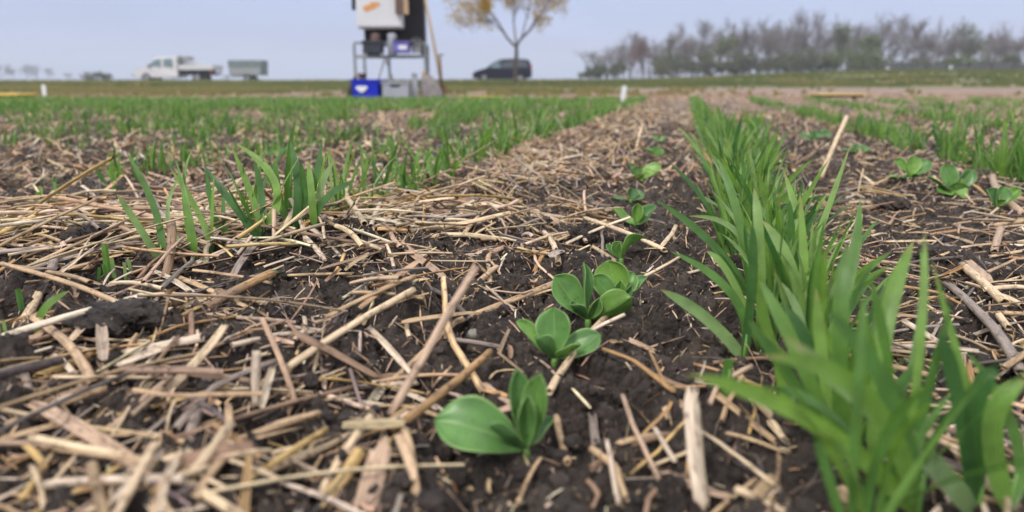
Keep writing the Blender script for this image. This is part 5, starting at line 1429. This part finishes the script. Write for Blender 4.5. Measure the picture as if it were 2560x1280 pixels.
def leaf_quads(c, size, rs):
    n = len(c); a = nrm(rs.normal(0, 1, (n, 3))); b = nrm(np.cross(a, rs.normal(0, 1, (n, 3)))); s = (size * rs.uniform(.6, 1.3, n))[:, None]
    V = np.stack([c - a * s, c + b * s * .55, c + a * s, c - b * s * .55], 1).reshape(-1, 3)
    F = np.arange(4 * n).reshape(-1, 4); st = np.zeros((n, 4, 3)); st[..., 1] = [.5, .1, .5, .9]; st[..., 0] = [0, .5, 1, .5]; st[..., 2] = rs.random(n)[:, None]
    return V, F, st.reshape(-1, 3)

def tree(name, x, y, h, label, cat, group, seed, twig=None, leaf=None, nleaf=0, lsize=.12, spread=.42, levels=6, kids=3, width=1.0, low=False, z=None):
    rs = np.random.default_rng(seed); z = float(macro(np.array(float(x)), np.array(float(y)))) - .05 if z is None else z
    o = empty(name, (x, y, z), label, cat, group)
    segs, tips = [], []
    nst = 1 if not low else 7
    for k in range(nst):
        d = np.array([rs.normal(0, .05 if not low else .55), rs.normal(0, .05 if not low else .55), 1.0])
        s_, t_ = grow((0, 0, 0), d, h * (.20 if not low else .24), h * (.016 if not low else .008), levels if not low else levels - 1, kids, rs, spread, .24 if not low else .16)
        segs += s_; tips += t_
    mxz = max(t_[2] for t_ in tips); k = h / mxz
    def tf(p): p = np.asarray(p) * k; return p * [width, width, 1]
    segs = [(tuple(tf(q) for q in s[0]), s[1], s[2]) for s in segs]; tips = np.array([tf(t_) for t_ in tips])
    big = [s for s in segs if s[2] <= 2]; small = [(s[0], tuple(max(q * .8, h * .0010) for q in s[1]), s[2]) for s in segs if s[2] > 2]
    V, F = segs_mesh(big, 7); mk_mesh("trunk", V, [F], M_BARK, True, None, o)
    V, F = segs_mesh(small, 3)
    if nleaf:
        mids = np.array([s[0][1] for s in small] + [s[0][2] for s in small]); idx = rs.integers(0, len(mids), nleaf); c = mids[idx] + rs.normal(0, h * .03, (nleaf, 3))
        c = c[c[:, 2] > 0.05]
        V2, F2, st2 = leaf_quads(c, lsize, rs)
        st = np.concatenate([np.zeros((len(V), 3)), st2])
        mk_mesh("crown", np.concatenate([V, V2]), [np.concatenate([F, F2 + len(V)])], None, False, {'st': st}, o, [twig or M_TWIG, leaf], np.concatenate([np.zeros(len(F)), np.ones(len(F2))]))
    else: mk_mesh("crown", V, [F], twig or M_TWIG, False, None, o)
    return o

def place(name, px, Y, pytop, label, cat, group, seed, **kw):
    p = W(px, 205, Y); zg = float(macro(np.array(p[0]), np.array(float(Y)))); h = (W(px, pytop, Y)[2]) - zg
    return tree(name, p[0], Y, h, label, cat, group, seed, **kw)

# tall trees in the right-hand wood: (px, top py, kind)
kinds = {'g': dict(), 'r': dict(twig=M_TWIGR), 'y': dict(leaf=M_LG, nleaf=1300, lsize=.15), 'd': dict(leaf=M_LD, nleaf=450, lsize=.13)}
wood = [(1500, 142, 'g', 112), (1545, 118, 'g', 110), (1580, 82, 'g', 108), (1610, 98, 'r', 100), (1675, 92, 'd', 108), (1712, 58, 'g', 105), (1745, 52, 'd', 110), (1790, 88, 'y', 100), (1838, 46, 'g', 104), (1876, 48, 'g', 112),
        (1915, 76, 'g', 100), (1962, 34, 'g', 105), (2000, 24, 'g', 108), (2045, 66, 'g', 112), (2082, 46, 'y', 104), (2118, 50, 'g', 110), (2175, 92, 'y', 98), (2196, 38, 'g', 108), (2250, 44, 'g', 104), (2300, 96, 'g', 96), (2335, 46, 'g', 106),
        (2372, 76, 'g', 100), (2420, 48, 'y', 104), (2458, 62, 'g', 110), (2500, 60, 'g', 102), (2548, 70, 'g', 106), (2590, 58, 'g', 104), (1648, 110, 'g', 112), (2155, 60, 'g', 114), (1900, 60, 'd', 116), (2280, 56, 'd', 114), (1770, 80, 'g', 116), (1985, 60, 'd', 116), (2480, 90, 'd', 112)]
dsc = {'g': 'bare grey tree in the far wood at the right', 'r': 'reddish brown bare tree near the left end of the far wood', 'y': 'tree with sparse young green leaves in the far wood at the right', 'd': 'dull green half-bare tree in the far wood at the right'}
for i, (px, top, kd, Y) in enumerate(wood):
    place("bare_tree" if kd in 'gr' else "leafing_tree", px, Y, top - 14, dsc[kd], 'tree', {'g': 'bare trees of the far wood', 'r': 'reddish trees', 'y': 'leafing trees of the far wood', 'd': 'dull green trees of the far wood'}[kd] if kd != 'r' else None, 300 + i, spread=.36, width=1.05, levels=6, **kinds[kd])
wood2 = [(1488, 128), (1512, 120), (1535, 112), (1572, 100), (1600, 104), (1622, 96), (1655, 100), (1520, 130), (1560, 120), (1640, 112), (1690, 96), (1725, 90), (1760, 95), (1800, 80), (1820, 90), (1855, 84), (1893, 88), (1935, 78), (1975, 74), (2022, 80), (2062, 84), (2100, 88), (2140, 84), (2185, 80), (2225, 82), (2265, 80), (2318, 86), (2355, 84), (2395, 92), (2440, 90), (2475, 94), (2520, 90), (2570, 88)]
for i, (px, top) in enumerate(wood2):
    place("bare_tree", px, 118 + (i * 5) % 9, top - 14, 'lower bare tree filling the gaps deep in the far wood at the right', 'tree', 'lower bare trees deep in the far wood', 800 + i, spread=.42, width=1.15, levels=5, leaf=M_LD if i % 3 == 0 else None, nleaf=300 if i % 3 == 0 else 0, lsize=.12)
shr = [(1480, 165, 'd'), (1555, 152, 'd'), (1590, 150, 'g'), (1650, 150, 'd'), (1500, 155, 'd'), (1530, 165, 'g'), (1625, 150, 'r2'), (1700, 140, 'd'), (1735, 150, 'd'), (1775, 145, 'd'), (1815, 150, 'd'), (1850, 155, 'd'), (1890, 140, 'd'), (1930, 135, 'd'), (1965, 150, 'd'), (2005, 140, 'd'), (2040, 130, 'd'),
       (2070, 118, 'y'), (2105, 112, 'y'), (2140, 140, 'd'), (2160, 125, 'y'), (2200, 150, 'd'), (2245, 150, 'd'), (2300, 140, 'd'), (2340, 150, 'd'), (2400, 132, 'y'), (2440, 140, 'y'), (2490, 150, 'd'), (2540, 150, 'd'), (1680, 118, 'd'), (1760, 120, 'd'), (1870, 116, 'd'), (1950, 112, 'd'), (2025, 108, 'd'), (2125, 116, 'd'), (2215, 126, 'g2'), (2270, 128, 'g2'), (2320, 122, 'g2'), (2375, 128, 'g2'), (2465, 128, 'd'), (2520, 130, 'd')]
for i, (px, top, kd) in enumerate(shr):
    lf = dict(leaf=M_LG if kd == 'y' else M_LD, nleaf=1700, lsize=.13) if kd in 'yd' else dict(twig=M_TWIGR if kd == 'r2' else None)
    lab = {'y': 'greener bushy shrub in front of the far wood', 'd': 'dull olive shrub at the foot of the far wood', 'g': 'small bare grey shrub at the left end of the far wood', 'g2': 'bare grey shrub above the long dark fence', 'r2': 'reddish shrub beneath the reddish tree'}[kd]
    place("shrub", px, 94 + (i * 7) % 5, top, lab, 'shrub', {'y': 'green shrubs by the far wood', 'd': 'olive shrubs by the far wood', 'g2': 'bare shrubs above the dark fence', 'g': 'small bare shrubs left of the far wood'}.get(kd), 500 + i, spread=.42, width=1.15, low=True, levels=4, **lf)
# shrubs on the verge before the rail
for i, (px, top, Y, lab) in enumerate([(1662, 150, 62, 'small bare bush standing alone left of the olive shrubs'), (2225, 178, 60, 'low dark bush on the bank left of the pale posts'), (2310, 176, 60, 'low dark bush on the bank under the dark wall'), (2345, 180, 60, 'low bush right under the dark wall')]):
    place("bush", px, Y, top, lab, 'bush', None, 600 + i, spread=.55, width=1.4, low=True, levels=4, leaf=M_LD, nleaf=500, lsize=.07)
place("bush", 243, 110, 178, 'round dull brown bush standing alone on the skyline at the left', 'bush', None, 640, spread=.6, width=1.5, low=True, levels=4, leaf=M_LD, nleaf=900, lsize=.16)
for i, (px, top) in enumerate([(5, 155), (38, 168), (68, 160), (95, 156), (122, 165), (172, 178), (-25, 150)]):
    place("bare_tree", px, 330, top, 'pale bare tree far away on the skyline at the left', 'tree', 'far trees on the left skyline', 660 + i, spread=.4, width=1.3, levels=6)

# long low wall, rail and posts on the right bank
Yw = 86.0; a = W(2205, 165, Yw); b = W(2640, 165, Yw); zg = float(macro(np.array((a[0] + b[0]) / 2), np.array(Yw)))
M_WALL = simple("dark_grey_boards", (0.075, 0.075, 0.085), .8, scale=1.0, vary=.25)
wl = empty("board_fence", ((a[0] + b[0]) / 2, Yw, zg), 'long low dark grey fence in front of the far wood at the right', 'fence')
hw_ = (b[0] - a[0]) / 2
for k in range(8):
    m = MB(); w_ = 2 * hw_ / 8; hk = (a[2] - zg) + (.12 if k % 3 else .0) + .25 * (k > 3)
    m.box((-hw_ + (k + .5) * w_, 0, hk / 2 - .1), (w_ - .08, .08, hk + .2)); m.build("panel", M_WALL, wl)
    m = MB(); m.box((-hw_ + k * w_, -.02, hk / 2), (.14, .14, hk + .2)); m.build("post", M_TRIM, wl)
Yg = 68.0; a = W(1860, 190, Yg); b = W(2640, 186, Yg)
zg = float(macro(np.array((a[0] + b[0]) / 2), np.array(Yg)))
gr = empty("guard_rail", ((a[0] + b[0]) / 2, Yg, zg), 'pale steel guard rail along the road at the right', 'guard rail')
m = MB(); hw_ = (b[0] - a[0]) / 2; zr = (a[2] + b[2]) / 2 - zg
pr = [(-.03, -.15), (.03, -.08), (-.02, 0), (.03, .08), (-.03, .15), (-.045, .15), (-.0, .08), (-.04, 0), (.0, -.08), (-.045, -.15)]
V = [(s_ * hw_, p_[0], zr + p_[1]) for s_ in (-1, 1) for p_ in pr]
m.add(V, [[(i, (i + 1) % 10, 10 + (i + 1) % 10, 10 + i) for i in range(10)]]); m.build("beam", simple("pale_steel", (0.45, 0.46, 0.47), .5, .2), gr)
for k in range(16):
    m = MB(); m.box((-hw_ + (k + .5) * hw_ / 8, .08, zr / 2 - .1), (.08, .10, zr + .2)); m.build("post", M_STEEL, gr)
for px, py0, lab in ((2216, 168, 'white roadside post with a dark band, the left one of two at right'), (2373, 164, 'white roadside post with a dark band, the right one of two at right')):
    Y = 58.0; p = W(px, 198, Y); zg = float(macro(np.array(p[0]), np.array(Y))); h = W(px, py0, Y)[2] - zg
    o = empty("marker_post", (p[0], Y, zg), lab, 'post')
    m = MB(); m.box((0, 0, h * .5), (.24, .12, h), bev=.03); m.build("post", M_LABEL, o)
    m = MB(); m.box((0, 0, h * .80), (.25, .13, h * .13), bev=.02); m.build("band", M_TRIM, o)

# young ochre-leaved tree between the field and the road
Yt = 31.0; pb = W(1290, 212, Yt); zg = float(macro(np.array(pb[0]), np.array(Yt))) - .05
yt = empty("young_tree", (pb[0], Yt, zg), 'young slender tree with yellow ochre leaves in front of the dark minivan', 'tree')
def T3(px, py, dy=0.0): p = W(px, py, Yt + dy); return p - np.array([pb[0], Yt, zg])
fork = T3(1291, 118)
m = MB()
def curve(pts, r0, r1, K=9):
    pts = np.array(pts, float); t = np.linspace(0, 1, K); n = len(pts) - 1
    # Catmull-like via piecewise smooth interpolation
    s = t * n; i = np.minimum(s.astype(int), n - 1); f = (s - i)[:, None]
    p0 = pts[np.maximum(i - 1, 0)]; p1 = pts[i]; p2 = pts[i + 1]; p3_ = pts[np.minimum(i + 2, n)]
    P = .5 * ((2 * p1) + (-p0 + p2) * f + (2 * p0 - 5 * p1 + 4 * p2 - p3_) * f ** 2 + (-p0 + 3 * p1 - 3 * p2 + p3_) * f ** 3)
    return P, np.linspace(r0, r1, K)
P, R = curve([np.array([0, 0, 0]), T3(1288, 170), T3(1291, 140), fork], .13, .10); m.tube(P, np.array(R) * .72, 10)
limbs = [([fork, T3(1268, 95), T3(1245, 55, .2), T3(1222, 25, .4), T3(1200, -10, .5)], .075), ([fork, T3(1287, 80, .2), T3(1283, 35, .4), T3(1288, -30, .4)], .055),
         ([fork, T3(1300, 100), T3(1325, 75, -.3), T3(1345, 45, -.5), T3(1368, 5, -.6)], .080), ([T3(1305, 92), T3(1312, 62, .5), T3(1322, 20, .8), T3(1330, -50, .9)], .045), ([T3(1262, 85, .1), T3(1235, 60, -.5), T3(1205, 45, -.9)], .04)]
ends = []
for pts, r0 in limbs:
    P, R = curve(pts, r0 * .72, r0 * .35); m.tube(P, R, 8); ends.append((P, r0 * .5))
m.build("trunk", M_BARK, yt, True)
rs = np.random.default_rng(77); segs = []; tips = []
for P, r0 in ends:
    for k in range(7):
        i = rs.integers(len(P) // 2, len(P)); d = nrm((P[-1] - P[-3])[None])[0] + rs.normal(0, .55, 3); d[2] += .15
        s_, t_ = grow(P[i], d, rs.uniform(.45, .75), r0 * .55, 3, 2, rs, .5, .05); segs += s_; tips += t_
segs = [(s[0], tuple(max(q, .006) for q in s[1]), s[2]) for s in segs]
V, F = segs_mesh(segs, 4)
tips = np.array(tips); okm = tips[:, 2] > T3(1290, 72)[2]; tips = tips[okm]
cl = tips[rs.choice(len(tips), int(len(tips) * .42), False)]
c = cl[rs.integers(0, len(cl), 9000)] + rs.normal(0, .13, (9000, 3))
V2, F2, st2 = leaf_quads(c, .046, rs)
mk_mesh("crown", np.concatenate([V, V2]), [np.concatenate([F, F2 + len(V)])], None, False, {'st': np.concatenate([np.zeros((len(V), 3)), st2])}, yt, [M_TWIG, M_LO], np.concatenate([np.zeros(len(F)), np.ones(len(F2))]))

# rough grass on the bank: uncountable
r = np.random.default_rng(15); n = 46000
y = 9.5 + 42 * r.random(n) ** 1.1; x = (r.random(n) * 2 - 1) * (1 + .8 * y); keep = (perlin(x * .5, y * .5, 90) > -.15) & ~((y > 50.5)) & ((y > 26) | ((x < (.02 + .22 * r.normal(0, 1, n)) * y) & (perlin(x * .8, y * .8, 92) > .0))); x = x[keep]; y = y[keep]; n = len(x)
h = r.uniform(.05, .16, n) * np.where(y < 26, .45, 1); az = r.uniform(0, 6.28, n); z = macro(x, y)
P = np.stack([np.stack([x, y, z - .01], -1), np.stack([x + h * .2 * np.cos(az), y, z + h * .6], -1), np.stack([x + h * .6 * np.cos(az), y + .1 * h, z + h], -1)], 1)
S, U = frames(P, np.array([[0, -1, .1]] * n)); a = np.array([-1., 1.]); ww = np.array([.05, .04, .008])
prof = np.stack([a[None, None] * ww[None, :, None] * r.uniform(.5, 1.2, n)[:, None, None], 0 * a[None, None] * ww[None, :, None] * np.ones(n)[:, None, None]], -1)
V, F = sweep(P, S, U, prof, False)
st = np.zeros((n, 3, 2, 3)); st[..., 1] = [0.1, .9]; q_ = (perlin(x * .2, y * .2, 91) + .5) * .8 + r.random(n) * .2 + np.where(y < 26, .4, 0); st[..., 2] = np.clip(q_, 0, .99)[:, None, None]
tag(mk_mesh("verge_grass", V, [F], M_FGRASS, False, {'st': st.reshape(-1, 3)}), kind='stuff')['label'] = 'rough grass growing on the bank before the road'

# ================================================================== AIR
hm = bpy.data.materials.new("haze_air"); hm.use_nodes = True; t_ = hm.node_tree; t_.nodes.clear()
ou = t_.nodes.new("ShaderNodeOutputMaterial"); pv = t_.nodes.new("ShaderNodeVolumePrincipled")
pv.inputs['Color'].default_value = (0.84, 0.90, 1.0, 1); pv.inputs['Density'].default_value = 0.0011; pv.inputs['Anisotropy'].default_value = 0.0
t_.links.new(pv.outputs[0], ou.inputs['Volume'])
m = MB(); m.box((0, 290, 9.5), (1720, 680, 24.0)); o = m.build("haze", hm); tag(o, kind='stuff'); o['label'] = 'thin pale haze over the fields'
